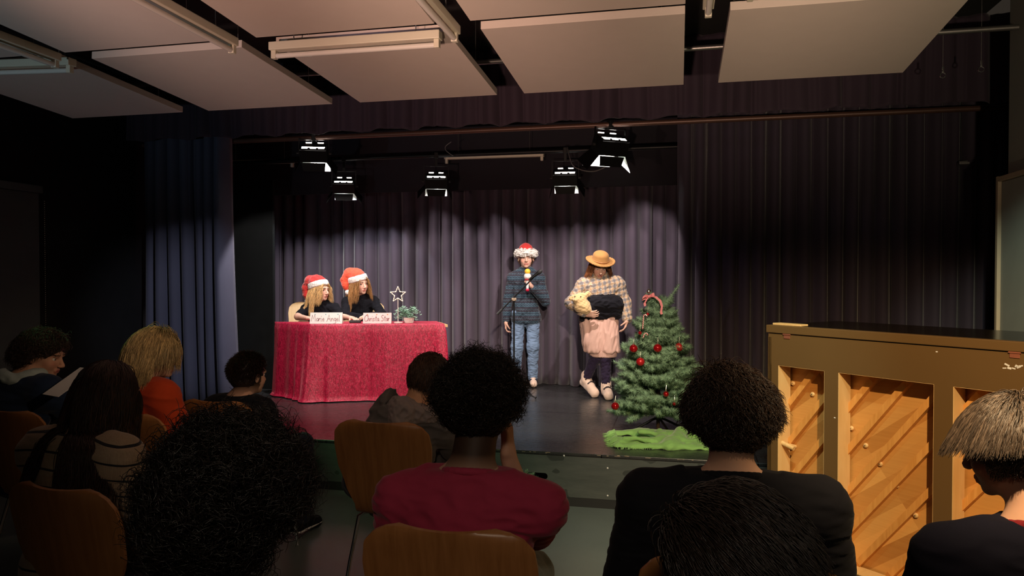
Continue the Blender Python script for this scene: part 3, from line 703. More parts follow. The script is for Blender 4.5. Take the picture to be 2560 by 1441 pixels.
tag(curtain('stage_curtain', -0.03, 2.40, 6.34, ST + 0.004, CZ, M['velour'], 0.125, 0.060, 5), 'dark purple pleated curtain drawn in at the right, behind the piano', 'curtain')
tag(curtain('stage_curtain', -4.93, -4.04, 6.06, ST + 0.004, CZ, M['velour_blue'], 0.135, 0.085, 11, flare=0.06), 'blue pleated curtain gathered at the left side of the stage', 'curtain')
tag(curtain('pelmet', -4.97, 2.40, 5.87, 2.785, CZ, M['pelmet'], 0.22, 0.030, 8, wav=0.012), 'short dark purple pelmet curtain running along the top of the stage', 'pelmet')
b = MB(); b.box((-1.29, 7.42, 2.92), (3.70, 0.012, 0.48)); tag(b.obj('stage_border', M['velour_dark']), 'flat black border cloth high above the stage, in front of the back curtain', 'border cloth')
pa, pb = atY(578, 455, 7.05), atY(684, 455, 7.05)
b = MB(); b.box(((pa.x + pb.x) / 2, 7.05, (ST + pa.z) / 2 + 0.002), ((pb.x - pa.x) / 2, 0.02, (pa.z - ST) / 2), bev=0.004)
tag(b.obj('stage_flat', pmat('charcoal_panel', (0.010, 0.011, 0.011), 0.95, spec=0.05)), 'plain charcoal upright panel standing between the blue curtain and the back curtain', 'panel')

# ---- lighting bars
def rod(name, p0, p1, r, mat, label, cat, group=None):
    b = MB(); b.tube([p0, p1], r, 10); return tag(b.obj(name, mat, smooth=True), label, cat, group)
rod('lighting_bar', (-5.0, 6.15, 2.80), (2.44, 6.15, 2.80), 0.022, pmat('brown_pipe', (0.10, 0.05, 0.035), 0.4, 0.3), 'brown pipe just under the pelmet holding the two front lanterns', 'pipe')
rod('lighting_bar', (-5.0, 6.95, 2.735), (2.44, 6.95, 2.735), 0.022, M['black_metal'], 'black pipe further back over the stage holding three lanterns', 'pipe')

# ---- sails
colsX = [(-4.55, -3.585), (-3.37, -2.385), (-2.175, -1.19), (-1.005, 0.025), (0.236, 1.296)]
sail_words = ['far left', 'second from left', 'middle', 'second from right', 'far right']
def sail(x0, x1, yf, zf, ln, label):
    sl_ = 0.061; cx, cy = (x0 + x1) / 2, yf - ln / 2; cz = zf + sl_ * ln / 2
    t = thing('acoustic_sail', label, 'ceiling panel', (cx, cy, cz), 0, 'white acoustic sails under the ceiling')
    R = Euler((-math.atan(sl_), 0, 0)).to_matrix()
    b = MB(); b.box((0, 0, 0.021), ((x1 - x0) / 2, ln / 2, 0.021), R=R, bev=0.002); b.obj('panel', M['sail'], t)
    for sx in (-1, 1):
        for sy in (-1, 1):
            b = MB(); p = R @ Vector((sx * 0.38, sy * 0.42, 0.042)); b.tube([p, (p.x, p.y, CZ - cz)], 0.002, 5); b.sphere((p.x, p.y, p.z + 0.008), 0.010, 8, 6); b.obj('suspension_wire', M['steel'], t)
    return t
for i, (x0, x1) in enumerate(colsX):
    if i == 0: lab = 'dim bluish ceiling sail at the far left end of the row nearest the stage'
    else: lab = f'pale ceiling sail, {sail_words[i]} in the row nearest the stage'
    sail(x0, x1, 4.83, 2.765, 1.11, lab)
    sail(x0 * 0.992, x1 * 0.992, 3.50, 2.80, 1.11, f'ceiling sail cut by the picture top, {sail_words[i]} in the second row')

# ---- fluorescent fixtures (unlit battens)
def batten(p0, p1, label, tube=True, w=0.030, group='unlit tube lights'):
    p0, p1 = Vector(p0), Vector(p1); d = p1 - p0; L = d.length; m = (p0 + p1) / 2
    t = thing('tube_light', label, 'tube light', m, math.atan2(d.y, d.x), group); tilt = rot(0, -math.degrees(math.atan2(d.z, math.hypot(d.x, d.y))), 0)
    b = MB(); b.box((0, 0, 0.02), (L / 2, w, 0.022), R=tilt, bev=0.004); b.obj('housing', M['fixture'], t)
    for q in (-1, 1): b = MB(); b.box(tilt @ Vector((q * (L / 2 - 0.02), 0, -0.022)), (0.014, 0.016, 0.022), R=tilt, bev=0.003); b.obj('lamp_holder', M['fixture'], t)
    if tube:
        b = MB(); b.tube([tilt @ Vector((-(L / 2 - 0.03), 0, -0.028)), tilt @ Vector((L / 2 - 0.03, 0, -0.028))], 0.014, 12); b.obj('tube', M['tube'], t, smooth=True)
    for q in (-1, 1):
        b = MB(); p = tilt @ Vector((q * L * 0.36, 0, 0.04)); b.tube([p, (p.x, p.y, CZ - m.z)], 0.003, 6); b.obj('hanger', M['steel'], t)
    return t
batten(atY(678, 128, 3.62), atY(1102, 98, 3.62), 'bright cream tube light below the near edge of the middle front sail')
batten(atY(-60, 172, 3.66), atY(182, 164, 3.66), 'dim tube light under the near edge of the far left front sail')
batten((0.30, 3.64, 2.885), (1.30, 3.64, 2.885), 'tube light along the near edge of the far right front sail, nearly hidden by it')
for x_, y_, z_, lab in ((-3.43, 3.54, 2.77, 'slanting tube light between the two leftmost sails of the second row'), (-2.26, 3.46, 2.75, 'slanting tube light between the second and third sails of the second row'), (-1.09, 3.56, 2.76, 'slanting tube light between the middle sails at the top of the picture'), (0.13, 3.62, 2.81, 'short end of a tube light at the top, between the two right sails')):
    batten((x_, y_, z_), (x_, y_ - 1.15, z_ + 0.02), lab, w=0.026)
batten(atY(1112, 399, 7.30), atY(1360, 391, 7.30), 'pinkish tube light over the stage, between the four hanging lanterns', tube=False, w=0.03)
batten(atY(566, 411, 7.30), atY(735, 408, 7.30), 'dim tube light over the left of the stage, beside a hanging lantern', tube=False, w=0.02)
# ceiling rails seen through the gaps
rod('ceiling_rail', (-5.0, 5.2, 3.10), (2.05, 5.2, 3.10), 0.018, M['steel'], 'steel rail across the ceiling behind the front sails', 'rail')
rod('ceiling_rail', (1.4, 4.5, 3.12), (2.06, 4.5, 3.12), 0.012, M['steel'], 'short steel rail by the right wall, above the sails', 'rail')
for px, py in ((2357, 180), (2453, 165)):
    p = atY(px, py, 5.2); t = thing('hanging_hook', 'small metal hook hanging beside the right front sail, ' + ('left' if px < 2400 else 'right') + ' of two', 'hook', p, 0, 'metal hooks by the right wall')
    b = MB(); b.tube([(0, 0, CZ - p.z), (0, 0, 0.03)], 0.0012, 5); b.obj('wire', M['steel'], t)
    b = MB(); b.box((0, 0, 0.015), (0.006, 0.004, 0.02), bev=0.001); b.tube([(0.016 * math.cos(a), 0, -0.022 + 0.016 * math.sin(a)) for a in [i * PI / 8 for i in range(17)]], 0.003, 6); b.obj('ring', M['chrome'], t, smooth=True)
p = atY(2408, 409, 6.26); b = MB(); b.box((p.x, p.y, p.z), (0.035, 0.03, 0.010), bev=0.002); b.tube([(p.x - 0.03, p.y, p.z + 0.016), (p.x + 0.03, p.y, p.z + 0.018)], 0.003, 6)
tag(b.obj('curtain_latch', M['steel']), 'small metal latch on the dark curtain at the upper right', 'latch')
# loose cables over the stage
def cable(pts, r, label):
    n = []
    P_ = [Vector(p) for p in pts]
    for i in range(len(P_) - 1):
        p0, p1, p2, p3 = P_[max(i - 1, 0)], P_[i], P_[i + 1], P_[min(i + 2, len(P_) - 1)]
        for k in range(6):
            t = k / 6; n.append(0.5 * ((2 * p1) + (-p0 + p2) * t + (2 * p0 - 5 * p1 + 4 * p2 - p3) * t * t + (-p0 + 3 * p1 - 3 * p2 + p3) * t ** 3))
    n.append(P_[-1]); b = MB(); b.tube(n, r, 6); return tag(b.obj('cable', pmat('grey_cable', (0.12, 0.11, 0.11), 0.5), smooth=True), label, 'cable')
cable([atY(x, y, 6.87) for x, y in ((1128, 355), (1114, 366), (1115, 376), (1124, 384), (1133, 390))], 0.004, 'thin curled cable hanging from the rear pipe above the tube light')
cable([atY(1418, 368, 6.95)] + [atY(x, y, 6.80) for x, y in ((1430, 410), (1450, 424), (1478, 429), (1500, 424), (1520, 410))] + [atY(1536, 366, 6.95)], 0.005, 'sagging cable strung between the two right lanterns')

# ---- lanterns with barn doors
def lantern(loc, tgt, label, sc_=1.0, yaw_extra=0, barz=2.74, flaps=(25, 30, 28, 28)):
    loc = Vector(loc); d = tgt; rz = math.atan2(-d.x, d.y) + math.radians(yaw_extra); pit = math.asin(d.z)
    t = thing('stage_lantern', label, 'stage light', loc, rz, 'barn-door lanterns over the stage')
    R = Euler((pit, 0, 0)).to_matrix(); W, H, L = 0.105 * sc_, 0.065 * sc_, 0.055 * sc_
    def T(p): return R @ Vector(p)
    b = MB()
    b.box(T((0, -L, 0)), (W * 0.96, 0.006, H * 0.9), R=R, bev=0.002)
    b.box(T((0, 0, H)), (W, L, 0.003), R=R); b.box(T((0, 0, -H + 0.0)), (W, L * 0.9, 0.003), R=R)
    for q in (-1, 1): b.box(T((q * W, 0, 0)), (0.003, L, H), R=R)
    for i in range(5): b.box(T((0, -L * 0.8 + i * L * 0.38, H + 0.006)), (W * 0.9, 0.002, 0.008), R=R)
    b.box(T((0, -L * 0.45, H + 0.024)), (W * 0.8, L * 0.5, 0.020), R=R, bev=0.003)
    b.obj('housing', M['black_metal'], t)
    b = MB(); b.box(T((0, L * 0.35, -0.0)), (W * 0.8, 0.004, H * 0.62), R=R); b.obj('lamp', M['lens'], t)
    g_ = MB()
    g_.box(T((0, -L - 0.004, -H * 0.22)), (W * 0.86, 0.002, 0.0045 * sc_), R=R); g_.box(T((0, -L - 0.004, -H * 0.38)), (W * 0.86, 0.002, 0.003 * sc_), R=R)
    for q in (-1, 0, 1): g_.box(T((q * W * 0.62, -L - 0.004, -H * 0.62)), (W * 0.22, 0.003, 0.007 * sc_), R=R, bev=0.002)
    for q in (-0.45, 0.45): g_.box(T((q * W, -L * 0.95 - 0.004, H + 0.026)), (W * 0.22, 0.002, 0.0035), R=R)
    g_.obj('vent_glow', M['glow'], t)
    # yoke
    b = MB(); top = Vector((0, 0, barz - loc.z)); zt = max(0.11 * sc_, min(top.z - 0.05, 0.15 * sc_))
    for q in (-1, 1): b.box((q * (W + 0.014), 0, zt / 2), (0.003, 0.011, zt / 2 + 0.012))
    b.box((0, 0, zt), (W + 0.016, 0.011, 0.003)); b.box((0, 0, (zt + top.z) / 2 - 0.0), (0.012, 0.012, max((top.z - zt) / 2, 0.008))); b.box((0, 0, top.z), (0.020, 0.028, 0.030), bev=0.004)
    b.obj('yoke', M['black_metal'], t)
    for q in (-1, 1):
        b = MB(); b.tube([(q * (W + 0.017), 0, 0), (q * (W + 0.035), 0, 0)], 0.012, 8); b.obj('knob', M['black_paint'], t, smooth=True)
    # four flaps hinged at the mouth (y = +L), opening outwards
    for nm, ang, base, ax, ext, wd, wd2 in (('top', flaps[0], (0, L, H), (1, 0, 0), 0.155, W, W * 1.05), ('bottom', flaps[1], (0, L, -H), (1, 0, 0), 0.070, W * 0.9, W * 0.8), ('left', flaps[2], (-W, L, 0), (0, 0, 1), 0.12, H, H * 1.35), ('right', flaps[3], (W, L, 0), (0, 0, 1), 0.12, H, H * 1.35)):
        e = ext * sc_; a = math.radians(ang)
        outd = Vector({'top': (0, 0, 1), 'bottom': (0, 0, -1), 'left': (-1, 0, 0), 'right': (1, 0, 0)}[nm])
        dirv = Vector((0, 1, 0)) * math.cos(a) + outd * math.sin(a); n_ = dirv.cross(Vector(ax)).normalized() * 0.0012
        B = Vector(base); A_ = Vector(ax)
        q4 = [B - A_ * wd, B + A_ * wd, B + dirv * e + A_ * wd2, B + dirv * e - A_ * wd2]
        V = [T(p + n_) for p in q4] + [T(p - n_) for p in q4]
        b = MB(); b.add(V, [(0, 1, 2, 3), (7, 6, 5, 4), (0, 4, 5, 1), (1, 5, 6, 2), (2, 6, 7, 3), (3, 7, 4, 0)])
        fl_ = b.obj('barn_door', [M['flap'], M['black_metal']], t); inn = 0 if n_.dot(outd) < 0 else 1
        for i_, p_ in enumerate(fl_.data.polygons): p_.material_index = 0 if i_ == inn else 1
    return t
labs = ['lantern with barn doors hanging at the upper left of the stage', 'smaller lantern just below and right of the upper left lantern', 'lantern left of the pinkish tube light, over the middle of the stage', 'lantern right of the pinkish tube light, dark flap facing out', 'largest brightest lantern at the upper right of the stage']
for (a, bb), lab, ye, s_, fl in zip(LANT, labs, (9, -14, 12, -5, 16), (1.12, 1.0, 1.0, 1.05, 1.2), ((17, 8, 30, 34), (18, 10, 36, 36), (17, 5, 40, 24), (18, 8, 20, 34), (17, 10, 36, 30))):
    lantern(a, lant_dir(a, bb, LP[labs.index(lab)]), lab, s_, ye, 2.80 if a[1] < 6.5 else 2.735, fl)

# ================================================================= TABLE AND THINGS ON IT
TZ = ST + 0.73
P0, P1, P3 = Vector((-3.40, 6.41, TZ)), Vector((-2.19, 6.76, TZ)), Vector((-3.93, 6.68, TZ)); P2 = Vector((-2.40, 7.14, TZ))
tb = thing('desk', 'school desk with a pale wood top showing past the right end of the red cloth', 'table', (-2.95, 6.75, ST))
O = Vector((-2.95, 6.75, ST))
ce = (P0 + P1 + P2 + P3) / 4
dr = (P1 - P0).normalized(); sh_ = [ce + (p - ce) * 0.985 for p in (P0, P1, P2, P3)]; sh_[1] = P1 + dr * 0.035; sh_[2] = P2 + dr * 0.035
b = MB(); b.add([p - O + Vector((0, 0, -0.028)) for p in sh_] + [p - O + Vector((0, 0, -0.004)) for p in sh_], [(3, 2, 1, 0), (4, 5, 6, 7), (0, 1, 5, 4), (1, 2, 6, 5), (2, 3, 7, 6), (3, 0, 4, 7)]); b.obj('tabletop', M['desk_edge'], tb)
for p in (P0, P1, P2, P3):
    q = ce + (p - ce) * 0.88 - O; b = MB(); b.tube([(q.x, q.y, 0), (q.x, q.y, 0.70)], 0.016, 10); b.obj('leg', M['steel'], tb, smooth=True)
# cloth
def quadpt(P, s):   # s in 0..4
    i = int(s) % 4; return P[i].lerp(P[(i + 1) % 4], s - int(s))
def make_cloth():
    P = [Vector(p) for p in (P0, P1, P2, P3)]; n = 640; m = 44; V = []; lens = [(P[(i + 1) % 4] - P[i]).length for i in range(4)]; tot = sum(lens)
    base = []; nor = []; arc = []; cdist = []
    for k in range(n):
        d = k / n * tot; i = 0
        while d > lens[i]: d -= lens[i]; i += 1
        p = P[i].lerp(P[(i + 1) % 4], d / lens[i]); e = (P[(i + 1) % 4] - P[i]).normalized(); nn = Vector((e.y, -e.x, 0))
        c0 = d; c1 = lens[i] - d
        if c0 < 0.05: e2 = (P[i] - P[i - 1]).normalized(); nn = (nn.lerp(Vector((e2.y, -e2.x, 0)), 0.5 * (1 - c0 / 0.05))).normalized()
        if c1 < 0.05: e2 = (P[(i + 2) % 4] - P[(i + 1) % 4]).normalized(); nn = (nn.lerp(Vector((e2.y, -e2.x, 0)), 0.5 * (1 - c1 / 0.05))).normalized()
        base.append(p); nor.append(nn); arc.append(k / n * tot); cdist.append((min(c0, c1), i if c0 < c1 else (i + 1) % 4))
    r = np.random.default_rng(4); phs = r.uniform(0, 6.28, 8); fr_ = np.array([9, 14, 21, 30, 38, 52, 17, 26]); am = np.array([1, .9, .8, .5, .35, .2, .6, .5])
    for j in range(m):
        t = j / (m - 1); z = TZ + 0.004 - (TZ - ST - 0.006) * t
        for k in range(n):
            w_ = float((am * np.sin(fr_ * arc[k] + phs + 0.5 * t)).sum()) * 0.25
            cd_, ci = cdist[k]; cf = math.exp(-(cd_ / 0.09) ** 2)
            off = 0.004 + 0.010 * min(t * 12, 1) + 0.020 * t ** 0.6 * (1.3 + w_) * (1 - 0.3 * cf) + (0.075 * t ** 2.2 * cf if ci == 0 else 0.03 * t * cf)
            off += 0.018 * math.exp(-((t - 1) / 0.02) ** 2)
            off += 0.016 * min(1, t * 3) ** 0.5 * (w_ - 0.2)
            off += 0.035 * t * math.exp(-((cd_ - 0.17) / 0.04) ** 2) * (ci == 0)
            V.append(base[k] + nor[k] * off + Vector((0, 0, z - TZ)))
    F = [(j * n + k, (j + 1) * n + k, (j + 1) * n + (k + 1) % n, j * n + (k + 1) % n) for j in range(m - 1) for k in range(n)]
    # top: rings shrinking to centre
    prev = 0; rings = 8
    for q in range(1, rings + 1):
        f_ = q / (rings + 0.0); st = len(V)
        if q == rings:
            V.append(Vector((ce.x, ce.y, TZ + 0.004))); F += [(prev + k, prev + (k + 1) % n, st) for k in range(n)]
        else:
            for k in range(n):
                p = V[k].lerp(ce, f_); V.append(Vector((p.x, p.y, TZ + 0.004 + 0.0015 * math.sin(p.x * 31 + p.y * 23))))
            F += [(prev + k, prev + (k + 1) % n, st + (k + 1) % n, st + k) for k in range(n)]; prev = st
    o = mesh_obj('tablecloth', np.array([tuple(v) for v in V]), F, M['velvet'])
    bm = bmesh.new(); bm.from_mesh(o.data); bmesh.ops.recalc_face_normals(bm, faces=bm.faces); bm.to_mesh(o.data); bm.free()
    return o
tag(make_cloth(), 'crimson crushed velvet cloth hanging to the stage floor over the desk', 'tablecloth')

# handwriting: stroke letters (x right, z up, unit height)
LET = {
 'M': [[(0, 0), (.1, 1), (.3, .35), (.5, 1.05), (.62, 0)]], 'A': [[(0, -.05), (.32, 1.05), (.6, 0)], [(.1, .38), (.55, .38)]],
 'C': [[(.6, .85), (.4, 1.05), (.12, .8), (.02, .4), (.15, .02), (.45, .0), (.6, .2)]], 'S': [[(.5, .9), (.3, 1.05), (.08, .85), (.15, .6), (.42, .45), (.45, .15), (.2, -.02), (0, .12)]],
 'a': [[(.32, .45), (.12, .5), (.02, .25), (.12, 0), (.3, .15), (.34, .48), (.36, .1), (.44, 0)]], 'r': [[(0, 0), (.04, .5), (.06, .3), (.18, .5), (.28, .45)]],
 'i': [[(.04, .5), (.04, .05), (.12, 0)], [(.05, .75), (.07, .82)]], 'e': [[(.02, .25), (.32, .3), (.2, .52), (.03, .3), (.1, .02), (.34, .1)]],
 'n': [[(0, 0), (.03, .5), (.06, .3), (.2, .5), (.3, .35), (.32, 0)]], 'g': [[(.32, .45), (.12, .5), (.04, .25), (.16, .05), (.3, .2), (.33, .48), (.32, -.3), (.15, -.42), (.03, -.3)]],
 'l': [[(.04, 1.0), (.04, .08), (.16, 0)]], 'h': [[(.02, 1.0), (.02, 0), (.06, .3), (.2, .5), (.3, .35), (.32, 0)]],
 's': [[(.28, .45), (.12, .5), (.04, .38), (.24, .2), (.22, .03), (0, .05)]], 't': [[(.14, .9), (.12, .1), (.24, 0)], [(0, .6), (.28, .62)]], ' ': []}
ADV = {'M': .78, 'A': .72, 'C': .68, 'S': .6, ' ': .35, 'i': .22, 'l': .26, 'r': .34, 't': .34}
def sign(name, text, pa, pb, z1px, label, lean, tint=None):
    a, c = pa, pb; d = (c - a); L = d.length; mid = (a + c) / 2; rz = math.atan2(d.y, d.x); H = z1px
    t = thing('name_sign', label, 'sign', mid, rz, 'paper name signs on the table')
    b = MB(); th = 0.0009
    b.add([(-L / 2, 0, 0), (L / 2, 0, 0), (L / 2, lean, H), (-L / 2, lean, H), (-L / 2, lean * 2.2, 0), (L / 2, lean * 2.2, 0),
           (-L / 2, th, 0), (L / 2, th, 0), (L / 2, lean, H - th * 4), (-L / 2, lean, H - th * 4), (-L / 2, lean * 2.2 - th, 0), (L / 2, lean * 2.2 - th, 0)],
          [(0, 1, 2, 3), (3, 2, 5, 4), (7, 6, 9, 8), (8, 9, 10, 11), (0, 6, 7, 1), (4, 5, 11, 10), (0, 3, 9, 6), (3, 4, 10, 9), (1, 7, 8, 2), (2, 8, 11, 5)])
    b.obj('card', tint or M['paper'], t)
    tot = sum(ADV.get(ch, .42) for ch in text); hh = H * 0.56; sc1 = min(hh, (L * 0.90) / tot); x = -tot * sc1 / 2; b = MB()
    for ch in text:
        for st in LET[ch]:
            pts = []
            for (u, v) in st:
                zz = H * 0.22 + v * hh; pts.append(Vector((x + u * sc1, lean * zz / H - 0.0014, zz)))
            if len(pts) > 1: b.tube(pts, 0.0019, 5)
        x += ADV.get(ch, .42) * sc1
    b.obj('lettering', M['ink'], t, smooth=True)
    k = MB()
    for i, u in enumerate((-0.35, -0.02, 0.36)):
        zz = H * 0.83; k.sphere((u * L, lean * zz / H - 0.001, zz), 0.007, 7, 5, (1, 0.15, 0.8))
    k.obj('star_drawing', M['ink_blue'] if 'Marie' in text else M['ink_orange'], t)
tz = TZ + 0.006
def onT(px, py): return atZ(px, py, tz)
a = atD(773, 811, 7.05); sa = Vector((P0.x + 0.02, P0.y + 0.045, tz)); 
def on_front(px, back=0.04):
    # point along the front edge seen at this pixel column
    r = ray(px, 800); ang = r.x / r.y; A0 = P0 + (P3 - P0).normalized() * 0; d = P1 - P0; n_ = Vector((-d.y, d.x, 0)).normalized(); A0 = P0 + n_ * back
    t = (A0.x - ang * A0.y) / (ang * d.y - d.x); p = A0 + d * t; return Vector((p.x, p.y, tz))
sign('name_sign', 'Marie Angel', on_front(774, 0.05), on_front(855, 0.05), 0.105, 'white folded paper sign reading Marie Angel on the red table', 0.035)
sign('name_sign', 'Christa Star', on_front(907, 0.06), on_front(978, 0.06), 0.100, 'pinkish folded paper sign reading Christa Star on the red table', 0.035, pmat('pinkish_paper', (0.78, 0.62, 0.60), 0.8, var=0.03))
# small dark phone-like case on the table between the signs
p = on_front(888, 0.17); b = MB(); b.box((p.x, p.y, tz + 0.012), (0.055, 0.03, 0.012), bev=0.006, R=rot(0, 0, 20)); tag(b.obj('dark_case', M['black_paint']), 'small dark case lying on the table between the two signs', 'case')
# star lamp
p = on_front(995, 0.12); t = thing('star_lamp', 'wire star with small warm lights on a white stand on the table', 'lamp', p, math.radians(10))
b = MB(); b.lathe([(0.0, 0), (0.045, 0), (0.045, 0.010), (0.0, 0.012)], n=24); b.obj('base', M['white_paint'], t, smooth=True)
zc = 0.275; b = MB(); b.tube([(0, 0, 0.01), (0, 0, zc - 0.03)], 0.004, 8); b.obj('stem', M['white_paint'], t, smooth=True)
pts = []
for i in range(10):
    rr = 0.078 if i % 2 == 0 else 0.034; an = PI / 2 + i * PI / 5; pts.append(Vector((rr * math.cos(an), 0, zc + rr * math.sin(an))))
b = MB()
for i in range(10): b.tube([pts[i], pts[(i + 1) % 10]], 0.0042, 8); b.sphere(pts[i], 0.0046, 8, 6)
b.obj('star_frame', M['white_paint'], t, smooth=True)
b = MB()
for i in range(10):
    for f_ in (0.1, 0.5, 0.9): q = pts[i].lerp(pts[(i + 1) % 10], f_); b.sphere(q + Vector((0, -0.006, 0)), 0.0038, 6, 5)
b.obj('light_bulb', M['bulb'], t, smooth=True)['kind'] = 'stuff'
# eucalyptus plant
p = on_front(1022, 0.16); t = thing('leafy_plant', 'pale green leafy trailing plant on the right of the red table', 'plant', p, 0)
b = MB(); b.lathe([(0.0, 0.0), (0.045, 0.0), (0.055, 0.05), (0.050, 0.05), (0.045, 0.042), (0, 0.042)], n=20); b.obj('pot', M['white_paint'], t, smooth=True)
lf, stm = MB(), MB(); r = random.Random(5)
for i in range(30):
    a = r.uniform(0, 2 * PI); R_ = r.uniform(0.05, 0.17); up = r.uniform(0.03, 0.13); pts = []
    for k in range(8):
        u = k / 7; pts.append(Vector((math.cos(a) * R_ * u * 1.05, math.sin(a) * R_ * u * 0.6, max(0.045 + up * math.sin(u * 2.3) * 1.0 - 0.035 * u * u, 0.008))))
    stm.tube(pts, 0.0013, 4)
    for k in range(2, 8):
        for sd in (-1, 1):
            c = pts[k]; d = Vector((math.cos(a + sd * 1.1) * 1, math.sin(a + sd * 1.1), r.uniform(-0.1, 0.6))).normalized(); wv = d.cross(Vector((r.uniform(-.3, .3), r.uniform(-.3, .3), 1))).normalized(); L_ = r.uniform(0.020, 0.030)
            if c.z + d.z * L_ < 0.004: d.z = abs(d.z)
            n_ = d.cross(wv) * 0.003
            lf.add([c, c + d * L_ * .35 + wv * L_ * .36 + n_, c + d * L_ * .75 + wv * L_ * .28 + n_, c + d * L_, c + d * L_ * .75 - wv * L_ * .28 + n_, c + d * L_ * .35 - wv * L_ * .36 + n_, c + d * L_ * .5 - n_], [(0, 1, 6), (1, 2, 6), (2, 3, 6), (3, 4, 6), (4, 5, 6), (5, 0, 6)])
stm.obj('stem', M['leaf'], t); lf.obj('foliage', M['leaf'], t)

# ================================================================= CHAIRS
def chair_shell():
    prof = [(0.235, 0.445), (0.21, 0.462), (0.12, 0.462), (0.0, 0.452), (-0.10, 0.450), (-0.155, 0.462), (-0.185, 0.50), (-0.200, 0.56), (-0.212, 0.64), (-0.225, 0.72), (-0.240, 0.80), (-0.255, 0.865), (-0.262, 0.90)]
    P = [Vector((0, y, z)) for y, z in prof]; pts = []
    for i in range(len(P) - 1):
        p0, p1, p2, p3 = P[max(i - 1, 0)], P[i], P[i + 1], P[min(i + 2, len(P) - 1)]
        for k in range(6):
            t = k / 6; pts.append(0.5 * ((2 * p1) + (-p0 + p2) * t + (2 * p0 - 5 * p1 + 4 * p2 - p3) * t * t + (-p0 + 3 * p1 - 3 * p2 + p3) * t ** 3))
    pts.append(P[-1]); n = len(pts); arc = [0]
    for i in range(1, n): arc.append(arc[-1] + (pts[i] - pts[i - 1]).length)
    T = arc[-1]; us = [a / T for a in arc]
    wk = [(0, .14), (.03, .185), (.12, .205), (.30, .20), (.42, .165), (.52, .155), (.62, .195), (.74, .232), (.86, .240), (.93, .232), (.97, .205), (.99, .17), (1.0, .13)]
    def wf(u):
        for (a, b_), (c, d) in zip(wk, wk[1:]):
            if u <= c: f = (u - a) / (c - a); f = f * f * (3 - 2 * f) * 0.4 + f * 0.6; return b_ + (d - b_) * f
        return wk[-1][1]
    m = 21; V = []
    for side in (0, 1):
        for i, p in enumerate(pts):
            tg = (pts[min(i + 1, n - 1)] - pts[max(i - 1, 0)]).normalized(); nn = Vector((0, tg.z, -tg.y)) * -1
            if nn.y < 0 and us[i] > 0.5: nn = -nn
            if us[i] <= 0.5 and nn.z < 0: nn = -nn
            for k in range(m):
                s_ = k / (m - 1) * 2 - 1; hw = wf(us[i]); crv = 0.022 * s_ * s_ * min(1, max(0, (us[i] - 0.45) * 4)) + 0.006 * s_ * s_
                V.append(p + Vector((s_ * hw, 0, 0)) + nn * (crv - side * 0.011))
    N = n * m; F = []
    for i in range(n - 1):
        for k in range(m - 1):
            a = i * m + k; F.append((a, a + m, a + m + 1, a + 1)); F.append((N + a, N + a + 1, N + a + m + 1, N + a + m))
    for i in range(n - 1): F.append((i * m, N + i * m, N + (i + 1) * m, (i + 1) * m)); a = i * m + m - 1; F.append((a, a + m, N + a + m, N + a))
    for k in range(m - 1): F.append((k, k + 1, N + k + 1, N + k)); a = (n - 1) * m + k; F.append((a, N + a, N + a + 1, a + 1))
    return V, F
def chair(loc, rz, label, mat='ply', group='beech shell chairs of the audience'):
    t = thing('shell_chair', label, 'chair', loc, rz, group)
    V, F = chair_shell(); o = mesh_obj('seat_shell', np.array([tuple(v) for v in V]), F, M[mat], t)
    bm = bmesh.new(); bm.from_mesh(o.data); bmesh.ops.recalc_face_normals(bm, faces=bm.faces); bm.to_mesh(o.data); bm.free()
    o.data.set_sharp_from_angle(angle=math.radians(50))
    for sx in (-1, 1):
        for y, yf in ((0.14, 0.20), (-0.10, -0.20)):
            b = MB(); b.tube([(sx * 0.06, y * 0.6, 0.440), (sx * 0.15, y * 0.95, 0.434), (sx * 0.178, y, 0.415), (sx * 0.20, (y + yf) / 2, 0.21), (sx * 0.215, yf, 0.008)], 0.009, 10); b.obj('leg', M['chrome'], t, smooth=True)
    b = MB(); b.box((0, 0.0, 0.436), (0.07, 0.09, 0.006)); b.obj('seat_mount', M['black_paint'], t)
    return t
ZC = 0.9
def seat_at(px, D, z=ZC): p = atD(px, 700, D); return p.x, p.y
def chair_rz(px): return 0.0
CH = [  # px of back centre, D of back top, turn, label
 ((1110, 1.90, 2), 'nearest wooden chair at the bottom, behind the boy in the maroon shirt'),
 ((944, 3.30, -3), 'wooden chair with a clear view of its back, left of the curly-haired boy'),
 ((125, 2.28, -8), 'large dark wooden chair at the bottom left corner, behind the striped sweater'),
 ((5, 3.58, -6), 'dark wooden chair at the left edge, behind the woman in navy'),
 ((300, 3.50, -6), 'wooden chair behind the woman in the orange top'),
 ((1660, 1.70, 4), 'wooden chair of the person in the black shirt, mostly hidden by a dark head'),
 ((420, 1.22, -2), 'wooden chair under the big dark curly head in the left foreground'),
 ((585, 3.85, -4), 'wooden chair of the short-haired child, left of the red table'),
 ((2500, 1.42, 10), 'wooden chair of the boy with straight brown hair at the right edge'),
 ((1690, 0.95, 2), 'wooden chair under the dark head at the bottom edge on the right'),
]
cp = None; CHAIRS = []
for (px, D, tr), lab in CH:
    x, y = seat_at(px, D); rz = math.radians(tr); off = Matrix.Rotation(rz, 3, 'Z') @ Vector((0, 0.258, 0))
    L_ = (x + off.x, y + off.y, 0)
    if cp is None: cp = chair(L_, rz, lab)
    elif len(CHAIRS) < 5: dup(cp, L_, rz, lab)      # the others are set under their sitters below
    CHAIRS.append((L_, rz))
